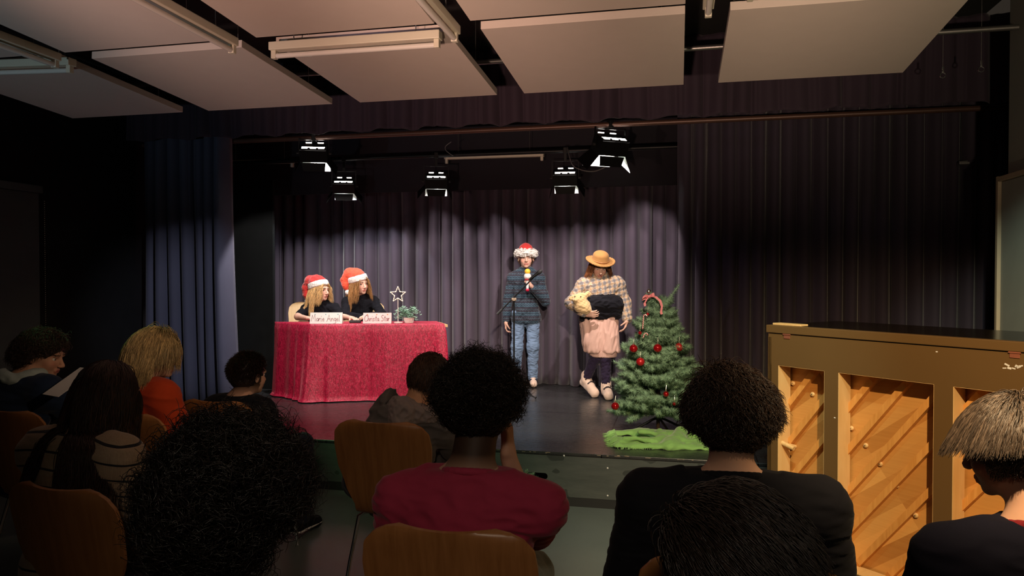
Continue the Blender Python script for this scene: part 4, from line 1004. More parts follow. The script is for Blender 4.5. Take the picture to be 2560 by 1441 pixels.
# two pale chairs behind the desk
c1 = chair((-3.86, 7.24, ST), math.radians(-158), 'pale wooden chair behind the desk, under the girl in the short-sleeved shirt', 'ply_light', 'pale chairs behind the desk')
dup(c1, (-3.36, 7.47, ST), math.radians(-160), 'pale wooden chair behind the desk, under the girl in long sleeves', 'pale chairs behind the desk')

# ================================================================= PIANO (back towards the audience)
pl0 = Vector((0.459, 4.07, 0)); pl1 = Vector((1.306, 3.236, 0)); pd = (pl1 - pl0).normalized(); PL = 1.52
prz = math.atan2(pd.y, pd.x)
pn = thing('upright_piano', 'brown upright piano seen from behind, its ribbed golden soundboard showing', 'piano', pl0, prz)
# local: x along the back, y into the piano (+), z up; back face at y=0
def pu(px):      # local x at pixel column on the back plane
    r = ray(px, 1100); d = Vector((r.x, r.y)); n2 = Vector((-pd.y, pd.x)); t = (pl0.xy.dot(n2)) / d.dot(n2); q = d * t - pl0.xy; return q.dot(pd.xy)
HP = 1.30; OP = [(pu(1944), pu(2060)), (pu(2094), pu(2334)), (pu(2381), PL - 0.46 if False else pu(2381) + (pu(2334) - pu(2094))), ]
x_open = [OP[0], OP[1], OP[2]]
zt_o = HP - 0.205
DEP = 0.075
b = MB()
b.box((PL / 2, DEP / 2, (zt_o + HP - 0.045) / 2), (PL / 2, DEP / 2, (HP - 0.045 - zt_o) / 2))
xs = [0.0] + [v for o_ in x_open for v in o_] + [PL]
for i in range(0, len(xs), 2):
    if xs[i + 1] > xs[i]: b.box(((xs[i] + xs[i + 1]) / 2, DEP / 2, (0.10 + zt_o) / 2), ((xs[i + 1] - xs[i]) / 2, DEP / 2, (zt_o - 0.10) / 2))
b.box((PL / 2, DEP / 2, 0.11), (PL / 2, DEP / 2, 0.045), bev=0.003); b.obj('back_frame', M['piano_case'], pn)
# maple inner faces of the openings
b = MB()
for (u0, u1) in x_open:
    b.box((u0 + 0.0016, DEP / 2 + 0.012, (0.155 + zt_o) / 2), (0.0015, DEP / 2 + 0.010, (zt_o - 0.155) / 2)); b.box((u1 - 0.0016, DEP / 2 + 0.012, (0.155 + zt_o) / 2), (0.0015, DEP / 2 + 0.010, (zt_o - 0.155) / 2))
    b.box(((u0 + u1) / 2, DEP / 2 + 0.012, 0.157), ((u1 - u0) / 2, DEP / 2 + 0.01, 0.0015)); b.box(((u0 + u1) / 2, DEP / 2 + 0.012, zt_o - 0.0016), ((u1 - u0) / 2, DEP / 2 + 0.01, 0.0015))
b.obj('inner_lining', M['maple'], pn)
SY = DEP + 0.035
b = MB(); b.box((PL / 2, SY + 0.006, (0.10 + zt_o) / 2 + 0.02), (PL / 2 - 0.02, 0.005, (zt_o - 0.10) / 2 + 0.04)); sb = b.obj('soundboard', M['soundboard'], pn)
# ribs: diagonal, clipped to the openings, going up to the right
ang = math.radians(52); dx, dz = math.cos(ang), math.sin(ang)
def clip(u0, u1, z0, z1, cx, cz):
    t0, t1 = -9, 9
    for (p, d, lo, hi) in ((cx, dx, u0, u1), (cz, dz, z0, z1)):
        a, c_ = (lo - p) / d, (hi - p) / d; t0 = max(t0, min(a, c_)); t1 = min(t1, max(a, c_))
    return t0, t1
for off in np.arange(-1.3, 2.4, 0.158):
    b = MB(); ok = False
    t0, t1 = clip(0.03, PL - 0.03, 0.13, zt_o + 0.015, off, 0.15)
    if t1 - t0 < 0.12: continue
    V = []; rw = 0.016
    for t_, hgt in ((t0 + 0.004, 0.004), (t0 + 0.06, 0.030), (t1 - 0.06, 0.030), (t1 - 0.004, 0.004)):
        cx_, cz_ = off + dx * t_, 0.15 + dz * t_; nx_, nz_ = -dz, dx
        for (s1, yy) in ((-rw, SY + 0.002), (-rw * 0.9, SY - hgt), (rw * 0.9, SY - hgt), (rw, SY + 0.002)): V.append((cx_ + nx_ * s1, yy, cz_ + nz_ * s1))
    F = [(i * 4 + k, i * 4 + (k + 1) % 4, (i + 1) * 4 + (k + 1) % 4, (i + 1) * 4 + k) for i in range(3) for k in range(4)] + [(3, 2, 1, 0), (12, 13, 14, 15)]
    b.add(V, F); b.obj('rib', M['spruce'], pn)
# round wooden buttons
def on_sb(px, py, y=SY):
    o0 = Vector((0, 0, CAMZ)); r = ray(px, py); n3 = Vector((-pd.y, pd.x, 0)); t = ((pl0 + n3 * y) - o0).dot(n3) / r.dot(n3); q = o0 + r * t - pl0; return q.dot(pd), q.z
for px, py in ((1984, 959), (2033, 986), (2130, 1071), (2166, 1114), (2202, 1160), (2243, 1214), (2291, 1289)):
    u, z = on_sb(px, py); b = MB(); R = rot(90, 0, 0); b.lathe([(0.0, 0), (0.011, 0), (0.012, 0.006), (0.008, 0.011), (0.0, 0.012)], (u, SY, z), 14, R); o = b.obj('button', M['maple'], pn, smooth=True)
    b = MB(); b.lathe([(0, 0), (0.003, 0), (0.003, 0.003), (0, 0.0035)], (u, SY - 0.011, z), 8, R); b.obj('nail', M['steel'], o)
# wooden peg handle in the left opening
u, z = on_sb(1968, 1111, 0.05); b = MB(); b.tube([(u - 0.045, 0.035, z + 0.012), (u, 0.035, z), (u + 0.052, 0.035, z - 0.012)], [0.011, 0.012, 0.011], 12); b.tube([(u, 0.035, z), (u + 0.004, SY, z - 0.02)], 0.010, 10); b.obj('peg_handle', M['maple'], pn, smooth=True)
# lid, cheeks, body
b = MB(); b.box((PL / 2, 0.015, HP - 0.02), (PL / 2 + 0.010, 0.022, 0.020), bev=0.003); b.obj('lid_rail', M['piano_case'], pn)
b = MB(); b.box((PL / 2, 0.325, HP - 0.021), (PL / 2 + 0.012, 0.285, 0.020), bev=0.004); b.obj('lid', pmat('brown_lid_dark_reflection', (0.012, 0.008, 0.005), 0.18, var=0.05), pn)  # near-black colour stands in for the dark curtain reflected in the brown lid
b = MB(); b.box((PL / 2, 0.004 + DEP / 2, HP - 0.0435), (PL / 2 - 0.002, DEP / 2, 0.0018)); b.obj('lid_gap', M['black_paint'], pn)
b = MB(); b.box((0.095, 0.05, HP + 0.005), (0.085, 0.03, 0.005), bev=0.002); b.obj('lid_strip', M['maple'], pn)
for u in (pu(1966), pu(2535)):
    b = MB(); b.box((u, -0.002, HP - 0.034), (0.022, 0.002, 0.007), bev=0.0008); b.box((u, -0.002, HP - 0.056), (0.018, 0.0018, 0.009), bev=0.0008); b.tube([(u - 0.022, -0.004, HP - 0.044), (u + 0.022, -0.004, HP - 0.044)], 0.0035, 8); b.obj('hinge', pmat('copper_hinge', (0.45, 0.16, 0.10), 0.4, 0.5), pn)
for u in (0.010, PL - 0.010):
    b = MB(); b.box((u, 0.30, 0.62), (0.014, 0.30, 0.62), bev=0.003); b.obj('side_panel', M['piano_case'], pn)
b = MB(); b.box((PL / 2, 0.52, 0.80), (PL / 2 - 0.02, 0.04, 0.46)); b.obj('front_panel', M['piano_case'], pn)
b = MB(); b.box((PL / 2, 0.62, 0.66), (PL / 2, 0.13, 0.05), bev=0.006); b.box((PL / 2, 0.3, 0.06), (PL / 2, 0.3, 0.03)); b.obj('key_bed', M['piano_case'], pn)
for u in (0.12, PL - 0.12):
    b = MB(); b.tube([(u - 0.015, 0.08, 0.028), (u + 0.015, 0.08, 0.028)], 0.028, 14); b.obj('castor', M['black_metal'], pn, smooth=True)
u, z = on_sb(2531, 918, 0.0); rr = random.Random(2)
for i in range(9): b = MB(); b.box((u + rr.uniform(-.03, .03), -0.0006, z + rr.uniform(-.008, .008)), (rr.uniform(.003, .011), 0.0006, rr.uniform(.001, .004)), R=rot(0, rr.uniform(-30, 30), 0)); b.obj('scuff', M['paper'], pn)
for px, py in ((2335, 857), (2342, 880), (2180, 845), (2412, 1083), (1907 + 180, 1045)): u, z = on_sb(px, py, 0.0); b = MB(); b.box((u, -0.0004, z), (0.004, 0.0005, 0.0022)); b.obj('scuff', M['paper'], pn)

# ================================================================= TREE
tp = atZ(1645, 1078, ST); TR = Vector((tp.x, tp.y, ST))
tr = thing('christmas_tree', 'small green artificial christmas tree standing on the green blanket', 'christmas tree', TR, 0)
b = MB(); b.tube([(0, 0, 0.02), (0.005, 0, 0.5), (-0.01, 0, 0.95), (-0.05, 0, 1.04)], [0.014, 0.012, 0.008, 0.005], 10); b.obj('trunk', M['bark'], tr, smooth=True)
for k in range(4):
    a = k * PI / 2 + 0.5; b = MB(); b.tube([(0, 0, 0.10), (0.05 * math.cos(a), 0.05 * math.sin(a), 0.09), (0.20 * math.cos(a), 0.20 * math.sin(a), 0.018)], 0.009, 8); b.obj('stand_leg', M['black_metal'], tr, smooth=True)
NV, NF, NC = [], [], []; nb = [0]
rg = np.random.default_rng(21)
def twig(p0, p1, rad=0.040, dens=1.0, drop=0.0):
    p0, p1 = np.array(p0, float), np.array(p1, float); L = np.linalg.norm(p1 - p0); n = int(L * 2300 * dens)
    ax = (p1 - p0) / L; t = rg.uniform(0.0, 1.0, n); base = p0 + ax * (t * L)[:, None]
    ref = rg.normal(size=(n, 3)); pr = ref - (ref @ ax)[:, None] * ax; pr /= np.linalg.norm(pr, axis=1, keepdims=True)
    taper = np.where(t > 0.92, 0.9, 1.0)
    fwd = rg.uniform(0.25, 0.8, n) + (t > 0.93) * rg.uniform(0, 1.5, n)
    d = pr + ax * fwd[:, None]; d /= np.linalg.norm(d, axis=1, keepdims=True)
    ln = rad * rg.uniform(0.6, 1.2, n) * taper; tip = base + d * ln[:, None]
    sd = np.cross(d, ax + 0.1); sd /= np.maximum(np.linalg.norm(sd, axis=1, keepdims=True), 1e-6); wv = sd * 0.0021; up2 = np.cross(sd, d) * 0.0012
    V = np.stack([base + wv, base - wv, base + up2, tip], 1).reshape(-1, 3); i = np.arange(n) * 4 + nb[0]
    F = np.concatenate([np.stack([i, i + 1, i + 3], 1), np.stack([i + 1, i + 2, i + 3], 1), np.stack([i + 2, i, i + 3], 1)])
    c = np.array([0.21, 0.36, 0.22]) * rg.uniform(0.6, 1.35, n)[:, None] + np.array([0.05, 0.04, 0.0]) * rg.uniform(0, 1, n)[:, None] * 0.8; C = np.repeat(c, 4, 0)
    NV.append(V); NF.append(F); NC.append(C); nb[0] += len(V)
    wood.tube([p0, p1], 0.0022, 5)
wood = MB()
rt = random.Random(9)
def branch(z, a, L, lift, sub=3, rad=0.042):
    p0 = Vector((0, 0, z)); d = Vector((math.cos(a), math.sin(a), lift)).normalized(); pm = p0 + d * L * 0.5; pe = p0 + (d + Vector((0, 0, 0.12))).normalized() * L
    twig(p0 + d * 0.03, pe, rad)
    side = Vector((-math.sin(a), math.cos(a), 0))
    for k in range(sub):
        for s_ in (-1, 1):
            f = 0.30 + 0.6 * k / max(sub, 1); q = p0.lerp(pe, f); l2 = L * (0.50 - 0.10 * k) * rt.uniform(0.8, 1.15)
            dd = (d * 0.75 + side * s_ * 0.75 + Vector((0, 0, rt.uniform(-0.15, 0.4)))).normalized(); twig(q, q + dd * max(l2, 0.06), rad * 0.95)
z = 0.14; a = 0.3
while z < 0.985:
    f = (z - 0.14) / 0.83; L0 = 0.300 * (1 - f) ** 0.75 + 0.095
    nb_ = 8 if z < 0.6 else 6
    for k in range(nb_):
        branch(z + rt.uniform(-.015, .015), a + k * 2 * PI / nb_ + rt.uniform(-.25, .25), L0 * rt.uniform(0.82, 1.10), 0.05 + 0.30 * f + rt.uniform(-.12, .15), 3 if L0 > 0.2 else 2)
    a += 1.1; z += 0.062 + 0.012 * f
twig((-0.01, 0, 0.93), (-0.06, 0, 1.06), 0.034); twig((0, 0, 0.96), (0.10, -0.03, 1.03), 0.033); twig((0.08, -0.03, 1.02), (0.15, -0.03, 1.12), 0.032)
twig((0, 0, 0.90), (0.14, -0.05, 0.93), 0.034); twig((0, 0, 0.9), (-0.09, 0.03, 1.05), 0.032)
wood.obj('branch', M['bark'], tr)
fo = mesh_obj('foliage', np.concatenate(NV), np.concatenate(NF), M['needle'], tr, False, np.concatenate(NC)); fo['kind'] = 'stuff'

def bauble(px, py, r_, dD, label, mat='bauble'):
    D = (TR - cam.location).dot(FW) + dD; p = atD(px, py, D)
    t = thing('bauble', label, 'christmas ornament', p, 0, 'red baubles on the christmas tree')
    b = MB(); b.sphere((0, 0, 0), r_, 24, 16); b.obj('ball', M[mat], t, smooth=True, auto=False)
    b = MB(); b.lathe([(0, r_ * 0.94), (0.007, r_ * 0.94), (0.007, r_ + 0.007), (0, r_ + 0.008)], n=12)
    b.tube([(0.004 * math.cos(q), 0, r_ + 0.011 + 0.004 * math.sin(q)) for q in [i * PI / 5 for i in range(11)]], 0.0008, 5); b.tube([(0, 0, r_ + 0.014), (0.002, 0.012, r_ + 0.045)], 0.0006, 4); b.obj('hanger_cap', M['silver'], t, smooth=True)
for px, py, r_, dD, lab, mt in (
    (1584, 872, .031, -.20, 'shiny red bauble at the left of the tree, top left of the big ones', 'bauble'), (1644, 871, .032, -.26, 'shiny red bauble in the middle of the tree at half height', 'bauble'),
    (1698, 868, .031, -.18, 'satin red bauble hanging at the right edge of the tree', 'bauble_matt'), (1601, 905, .031, -.27, 'satin red bauble just below the left shiny one', 'bauble_matt'),
    (1538, 1016, .029, -.30, 'red bauble hanging at the lower left tip of the tree', 'bauble'), (1665, 986, .021, -.30, 'small red bauble in the lower right of the tree', 'bauble'),
    (1657, 908, .018, -.17, 'small dark red bauble deep in the middle branches', 'bauble'), (1600, 833, .014, -.17, 'tiny red bauble beside the candy cane', 'bauble'), (1619, 786, .012, -.14, 'tiny red bauble near the top of the tree', 'bauble'), (1686, 1010, .015, -.24, 'tiny dark red bauble near the bottom right of the tree', 'bauble')):
    bauble(px, py, r_, dD, lab, mt)
def cane(px, py, L, dD, label, tilt=0):
    D = (TR - cam.location).dot(FW) + dD; p = atD(px, py, D); R = rot(0, tilt, 0)
    pts = [R @ Vector((0, 0, -L + i * L / 10)) for i in range(11)] + [R @ Vector((0.012 - 0.012 * math.cos(a), 0, 0.012 * math.sin(a))) for a in [i * PI / 8 for i in range(1, 9)]]
    b = MB(); b.tube(pts, 0.004, 8); o = b.obj('candy_cane', None and 0 or CANE, None, smooth=True); o.location = p; tag(o, label, 'candy cane', 'candy canes on the tree')
m, g = newmat('candy_stripes', 0.3); v = g.coord(); o_ = g.sep(v); s1 = g.m('FRACT', g.m('ADD', g.m('MULTIPLY', o_[2], 60.0), g.m('MULTIPLY', o_[0], 60.0)))
g.l.new(g.mix(g.m('LESS_THAN', s1, 0.45), (0.85, 0.78, 0.72), (0.65, 0.03, 0.03)), g.bs.inputs['Base Color']); CANE = m
cane(1609, 791, 0.095, -0.20, 'striped candy cane hanging high on the left side of the tree', 4)
cane(1611, 836, 0.03, -0.20, 'short hook of a candy cane below the long one', 20)
# ribbon bow at the top
D = (TR - cam.location).dot(FW) - 0.12; p = atD(1622, 742, D)
t = thing('ribbon_bow', 'pink checked ribbon bow tied at the top of the tree', 'ribbon', p, 0)
def strip(pts, wv, th=0.0008):
    V = []; 
    for q in pts: q = Vector(q); V += [q - Vector(wv), q + Vector(wv), q + Vector(wv) + Vector((0, th, 0)), q - Vector(wv) + Vector((0, th, 0))]
    n = len(pts); F = [(i * 4 + k, i * 4 + (k + 1) % 4, (i + 1) * 4 + (k + 1) % 4, (i + 1) * 4 + k) for i in range(n - 1) for k in range(4)] + [(3, 2, 1, 0), tuple((n - 1) * 4 + k for k in range(4))]
    return V, F
b = MB()
b.add(*strip([(-0.005, 0, 0), (-0.025, -0.02, 0.006), (-0.045, -0.02, -0.008), (-0.050, 0.005, -0.02), (-0.02, 0.01, -0.012), (0, 0, 0)], (0.003, 0, 0.011)))
b.add(*strip([(0.005, 0, 0), (0.025, -0.02, 0.014), (0.042, -0.015, 0.02), (0.04, 0.01, 0.006), (0.02, 0.01, 0.002), (0, 0, 0)], (-0.003, 0, 0.011)))
b.obj('bow_loop', M['ribbon'], t)
b = MB(); b.sphere((0, -0.006, 0), 0.012, 12, 8); b.obj('knot', M['ribbon'], t, smooth=True)
for pts in ([(0, -0.004, 0), (-0.02, -0.02, -0.03), (-0.03, -0.02, -0.05), (-0.025, -0.02, -0.07)], [(0.005, -0.004, 0.006), (0.05, -0.03, 0.0), (0.085, -0.04, -0.03), (0.098, -0.04, -0.07), (0.092, -0.04, -0.115), (0.098, -0.04, -0.13)]):
    b = MB(); b.add(*strip(pts, (0.008, 0, 0.004))); b.obj('ribbon_tail', M['ribbon'], t)
p2 = atD(1622, 729, D); 
tt = thing('jingle_bell', 'silvery bell ornament at the tip of the tree, behind the bow', 'christmas ornament', p2, 0); b = MB(); b.sphere((0, 0, 0), 0.016, 16, 12); b.obj('ball', M['silver'], tt, smooth=True); b = MB(); b.tube([(0.005 * math.cos(q), 0, 0.019 + 0.005 * math.sin(q)) for q in [i * PI / 5 for i in range(11)]], 0.001, 5); b.obj('loop', M['silver'], tt)

# ---- green blanket
S = SDF(0.008, 0.05)
BL = lambda px, py: atZ(px, py, ST) - Vector((0, 0, ST))
def bl(px, py, r_, z=0.0): q = BL(px, py); return (q.x, q.y, ST + z)
S.cap(bl(1545, 1108, 0), bl(1780, 1116, 0), 0.060, 0.065, sq=((0, 0, 1), 0.75)); S.cap(bl(1545, 1120, 0), bl(1770, 1124, 0), 0.035, sq=((0, 0, 1), 0.9))
S.cap(bl(1532, 1090, 0), bl(1620, 1084, 0), 0.05, 0.05, sq=((0, 0, 1), 0.75)); S.cap(bl(1610, 1090, 0), bl(1760, 1098, 0), 0.075, 0.075, sq=((0, 0, 1), 0.65))
S.cap(bl(1650, 1098, 0, 0.05), bl(1668, 1122, 0, 0.02), 0.028, 0.02, k=0.05); S.cap(bl(1702, 1102, 0, 0.055), bl(1675, 1126, 0, 0.02), 0.045, 0.02, k=0.06); S.cap(bl(1560, 1112, 0, 0.05), bl(1640, 1118, 0, 0.045), 0.016, 0.012, k=0.03); S.cap(bl(1600, 1100, 0, 0.06), bl(1660, 1106, 0, 0.055), 0.018, 0.014, k=0.03)
S.box((TR.x, TR.y, ST - 0.099), (1.2, 1.2, 0.1), 0.0, sub=True, k=0.004)
f1 = folds(32, 0.0055, 31, (0.6, 1, 1.2)); o = S.obj('blanket', M['green_wool'], None, disp=f1)
rb = np.random.default_rng(3); P_ = []
for i in range(150):
    u = rb.uniform(0, 1); q0 = Vector(bl(1536 + 14 * u, 1086 + 34 * u, 0)); d = Vector((-1, -0.25 + 0.3 * u, 0)); d.normalize(); L_ = rb.uniform(0.05, 0.10); side = rb.uniform(-0.35, 0.35)
    pts = []
    for k in range(7): t_ = k / 6; pts.append((q0.x + d.x * L_ * t_, q0.y + (d.y + side * t_) * L_ * t_ + 0.004 * math.sin(9 * t_ + i), ST + 0.003 + max(0.0, 0.035 * (1 - t_ * 1.3))))
    P_.append(pts)
for i in range(60):
    u = rb.uniform(0, 1); q0 = Vector(bl(1545 + 230 * u, 1123, 0)); pts = [(q0.x + 0.003 * math.sin(i + k), q0.y - 0.006 * k, ST + 0.003 + max(0.0, 0.012 * (1 - k / 3))) for k in range(7)]; P_.append(pts)
V, F = tubes(np.array(P_), 0.0022, 4)
tag(o, 'lime green wool blanket bunched round the foot of the tree', 'blanket'); fr_ = mesh_obj('fringe', V, F, M['green_wool'], o); fr_['kind'] = 'stuff'
# fir sprig on the hall floor in front of the stage riser
NV.clear(); NF.clear(); NC.clear(); nb[0] = 0; wood = MB()
q = atY(1318, 1190, 4.86)
for i in range(9):
    a = i * 0.75; c0 = Vector((q.x - 0.03, q.y, q.z - 0.02)); twig(c0, c0 + Vector((0.065 * math.cos(a) + 0.03, -0.03 * math.sin(a * 1.7), 0.05 * math.sin(a) + 0.01)), 0.022)
for px_ in range(1120, 1320, 22):
    c0 = atY(px_, 1200, 4.86); twig(c0, c0 + Vector((0.07, rt.uniform(-.03, .01), rt.uniform(-.03, .03))), 0.024, 0.8)
g_ = mesh_obj('fir_garland', np.concatenate(NV), np.concatenate(NF), M['needle'], None, False, np.concatenate(NC)); tag(g_, 'green fir garland fixed along the stage front beside the oval slot', 'garland')
wv_ = wood.obj('garland_wire', M['bark'], g_)

# ================================================================= MICROPHONE STAND
mb = atZ(1285, 992, ST); MSX = Vector((mb.x, mb.y, ST)); Dm = (MSX - cam.location).dot(FW)
ms = thing('microphone_stand', 'black tripod microphone stand with its boom raised, in front of the boy', 'microphone stand', MSX, YAW)
jt = atD(1284, 749, Dm); zj = jt.z - ST
b = MB(); b.tube([(0, 0, 0.06), (0, 0, zj)], 0.0085, 10); b.obj('pole', M['black_metal'], ms, smooth=True)
b = MB(); b.tube([(-0.022, -0.012, zj), (0.022, -0.012, zj)], 0.016, 10); b.tube([(0, -0.03, zj), (0, 0.012, zj)], 0.014, 10); b.obj('clutch', pmat('tan_clutch', (0.35, 0.26, 0.18), 0.5), ms, smooth=True)
def loc_(px, py, dy=0.0): p = atD(px, py, Dm + dy) - MSX; return Matrix.Rotation(-YAW, 3, 'Z') @ p
p0, p1 = loc_(1243, 786), loc_(1338, 690, -0.02)
b = MB(); b.tube([p0 + Vector((0, -0.015, 0)), p1 + Vector((0, -0.015, 0))], 0.007, 10); b.obj('boom', M['black_metal'], ms, smooth=True)
b = MB(); b.tube([p0 + Vector((0, -0.015, 0)), p0.lerp(p1, 0.13) + Vector((0, -0.015, 0))], 0.013, 10); b.obj('counterweight', M['black_paint'], ms, smooth=True)
b = MB(); d_ = (p1 - p0).normalized(); b.tube([p1 + Vector((0, -0.015, 0)), p1 + d_ * 0.03 + Vector((0, -0.03, 0))], 0.012, 10); b.obj('clip', M['black_paint'], ms, smooth=True)
for k in range(3):
    a = math.radians(-35 + 120 * k); e = Vector((0.26 * math.cos(a), 0.26 * math.sin(a), 0.012)); 
    b = MB(); b.tube([(0, 0, 0.09), e], 0.006, 8); lg = b.obj('leg', M['black_metal'], ms, smooth=True); b = MB(); b.tube([e * 0.96 + Vector((0, 0, 0.003)), e], 0.011, 10); b.obj('rubber_foot', M['black_paint'], lg, smooth=True)
mp0, mp1 = atD(1322, 700, Dm - 0.05), atD(1352, 678, Dm - 0.05); mc = (mp0 + mp1) / 2; t = thing('microphone', 'black handheld microphone clipped on the end of the boom', 'microphone', mp0, 0); d_ = (mp1 - mp0); L_ = d_.length; d_.normalize()
b = MB(); b.tube([(0, 0, 0), d_ * L_ * 0.75], [0.010, 0.016], 12); b.obj('handle', M['black_metal'], t, smooth=True); b = MB(); b.tube([d_ * L_ * 0.75, d_ * L_ * 0.82, d_ * L_ * 0.98, d_ * L_ * 1.1], [0.017, 0.022, 0.021, 0.010], 14); b.obj('grille', M['foam'], t, smooth=True)

# ================================================================= PEOPLE ON STAGE
def person(label, loc, rz, group=None): return thing('person', label, 'person', loc, rz, group)
SK = (0.72, 0.43, 0.32); SKD = (0.42, 0.20, 0.11)
def noface(u): return (u[:, 2] > 0.05 + 0.55 * np.maximum(u[:, 1], 0)) | (u[:, 1] < 0.12)

# ---- girls behind the desk
def band_hat(root, HM, tilt, tail, pom, mat, roll=0):
    S = SDF(0.005, 0.03); S.M = HM @ rot(tilt, roll, 0).to_4x4()
    S.ell((0, -0.012, 0.075), (0.086, 0.098, 0.075)); S.chain([(0, -0.02, 0.105)] + tail, [0.066, 0.058, 0.046, 0.034, 0.022][:len(tail) + 1], k=0.03)
    S.ell((0, 0.0, -0.03), (0.075, 0.092, 0.105), sub=True, k=0.008)
    hat = S.obj('santa_hat', mat, root, disp=folds(48, 0.004, 5))
    F = SDF(0.005, 0.008); F.M = S.M
    for i in range(30):
        a, b = 2 * PI * i / 30, 2 * PI * (i + 1) / 30
        for zz, rr in ((0.040, 0.0), (0.056, 0.0), (0.072, -0.002)):
            F.cap(((0.084 + rr) * math.cos(a), -0.010 + (0.099 + rr) * math.sin(a), zz), ((0.084 + rr) * math.cos(b), -0.010 + (0.099 + rr) * math.sin(b), zz), 0.0155, k=0.006)
    F.obj('fur_brim', M['fur'], hat, disp=wob(220, 0.0012, 3, n=10))
    P = SDF(0.005, 0.02); P.M = S.M; P.ell(pom, (0.030, 0.030, 0.030)); P.obj('pompom', M['fur'], hat, disp=wob(160, 0.002, 4, n=10))
def desk_girl(label, X, Y, rz, hyaw, hpitch, hz, elR, wrR, elL, wrL, hcol, hl, sleeve, hoff, seed, hroll=0):
    root = person(label, (X, Y, ST), math.radians(rz)); s = 0.86
    HM = head_matrix(Vector((hoff[0], hoff[1], hz)), hpitch, hroll, hyaw)
    J = dict(neck=(hoff[0] * 0.6, hoff[1] - 0.06, hz - 0.150), pelvis=(0, -0.06, 0.50), shL=(-0.135 + hoff[0] * .4, hoff[1] * 0.8 - 0.03, hz - 0.195), shR=(0.135 + hoff[0] * .4, hoff[1] * 0.8 - 0.03, hz - 0.20), elR=elR, wrR=wrR, elL=elL, wrL=wrL,
             hipL=(-0.08, -0.04, 0.50), hipR=(0.08, -0.04, 0.50), knL=(-0.09, 0.31, 0.47), knR=(0.09, 0.31, 0.47), anL=(-0.09, 0.26, 0.09), anR=(0.09, 0.26, 0.09), toeL=(-0.09, 0.38, 0.035), toeR=(0.09, 0.38, 0.035))
    dR = (Vector(wrR) - Vector(elR)).normalized(); dL = (Vector(wrL) - Vector(elL)).normalized(); dR.z = dL.z = -0.02
    make_body(root, J, HM, SK, s, 0.0055, hands={'R': ((dR, (0, 0, -1), 1), dict(s=0.86, curl=14)), 'L': ((dL, (0, 0, -1), -1), dict(s=0.86, curl=14))}, neck_r=0.042)
    add_eyes(root, HM, look=(0.1, 0))
    S = SDF(0.006, 0.02); add_torso(S, J, 0.010, s, low=True, k=0.045); add_arms(S, J, 0.012, s, sleeve); neck_hole(S, J, HM, 0.058)
    S.obj('shirt', M['black_cloth'], root, disp=folds(55, 0.0045, seed))
    S = SDF(0.008, 0.02); S.ell(J['pelvis'], (0.135, 0.11, 0.09)); add_legs(S, J, 0.006, s); S.obj('trousers', M['dark_denim'], root)
    for q in 'LR': shoe(root, J['an' + q], J['toe' + q], 0.85)
    comb = lambda P, U: np.stack([np.sign(U[:, 0]) * 0.35, np.where(U[:, 1] > -0.35, 0.10, -0.4), -0.8 + 0 * U[:, 0]], 1)
    hair(root, HM, hcol, 2600, (hl, hl * 1.12), 20, 0.006, 2.0, 0.55, comb, 0.35, 0.0016, mask=lambda u: (u[:, 2] > -0.25) & ((u[:, 1] < 0.22) | (u[:, 2] > 0.8)),
         coll=[((0, -0.09, -0.27), (0.16, 0.115, 0.13)), ((0, 0.065, -0.03), (0.066, 0.100, 0.115))], seed=seed, lenf=None, cvar=0.3, jit=0.08)
    return root, HM
r1, H1 = desk_girl('blond person in a red santa hat and short-sleeved black shirt, seated at the red table',
    -3.65, 7.10, -158, 50, -2, 1.045, (0.215, 0.13, 0.775), (0.10, 0.28, 0.765), (-0.235, 0.17, 0.775), (-0.33, 0.33, 0.765), (0.62, 0.40, 0.17), 0.26, 0.72, (0.0, 0.05), 41)
band_hat(r1, H1, 20, [(0.0, -0.10, 0.125), (0.01, -0.165, 0.075), (0.015, -0.185, 0.01), (0.015, -0.19, -0.03)], (0.015, -0.195, -0.065), M['santa_red'])
r2, H2 = desk_girl('brown-haired person in an orange-red santa hat and long black sleeves, seated at the red table',
    -3.27, 7.27, -150, 26, -4, 1.110, (0.19, 0.15, 0.785), (0.02, 0.28, 0.768), (-0.20, 0.16, 0.785), (-0.05, 0.30, 0.785), (0.36, 0.18, 0.06), 0.29, 1.95, (0.02, 0.03), 52, 6)
band_hat(r2, H2, 12, [(0.035, -0.075, 0.125), (0.085, -0.115, 0.075), (0.105, -0.10, 0.02), (0.11, -0.09, -0.02)], (0.115, -0.085, -0.055), pmat('orange_red_plush', (0.75, 0.075, 0.03), 0.9, sheen=0.6, var=0.2, vs=40, bump=0.4, bs=200, bd=0.003), 8)

# ---- boy with the toy microphone
bp = atZ(1312, 968, ST)
r3 = person('standing person in a furry santa hat, dark patterned sweater and jeans, holding a toy microphone', (bp.x, bp.y + 0.06, ST), math.radians(-169))
HM = head_matrix(Vector((0.0, 0.02, 1.385)), -2, 0, 3); s = 0.93
J = dict(neck=(0, -0.02, 1.235), pelvis=(0, 0, 0.80), shL=(-0.140, -0.015, 1.165), shR=(0.140, -0.015, 1.165), elR=(0.198, -0.03, 0.92), wrR=(0.215, 0.02, 0.70), elL=(-0.212, 0.03, 0.915), wrL=(-0.065, 0.175, 1.07),
         hipL=(-0.075, 0, 0.78), hipR=(0.080, 0, 0.78), knL=(-0.075, 0.02, 0.43), knR=(0.095, 0.02, 0.43), anL=(-0.075, -0.02, 0.085), anR=(0.115, -0.02, 0.085), toeL=(-0.085, 0.12, 0.036), toeR=(0.135, 0.12, 0.036))
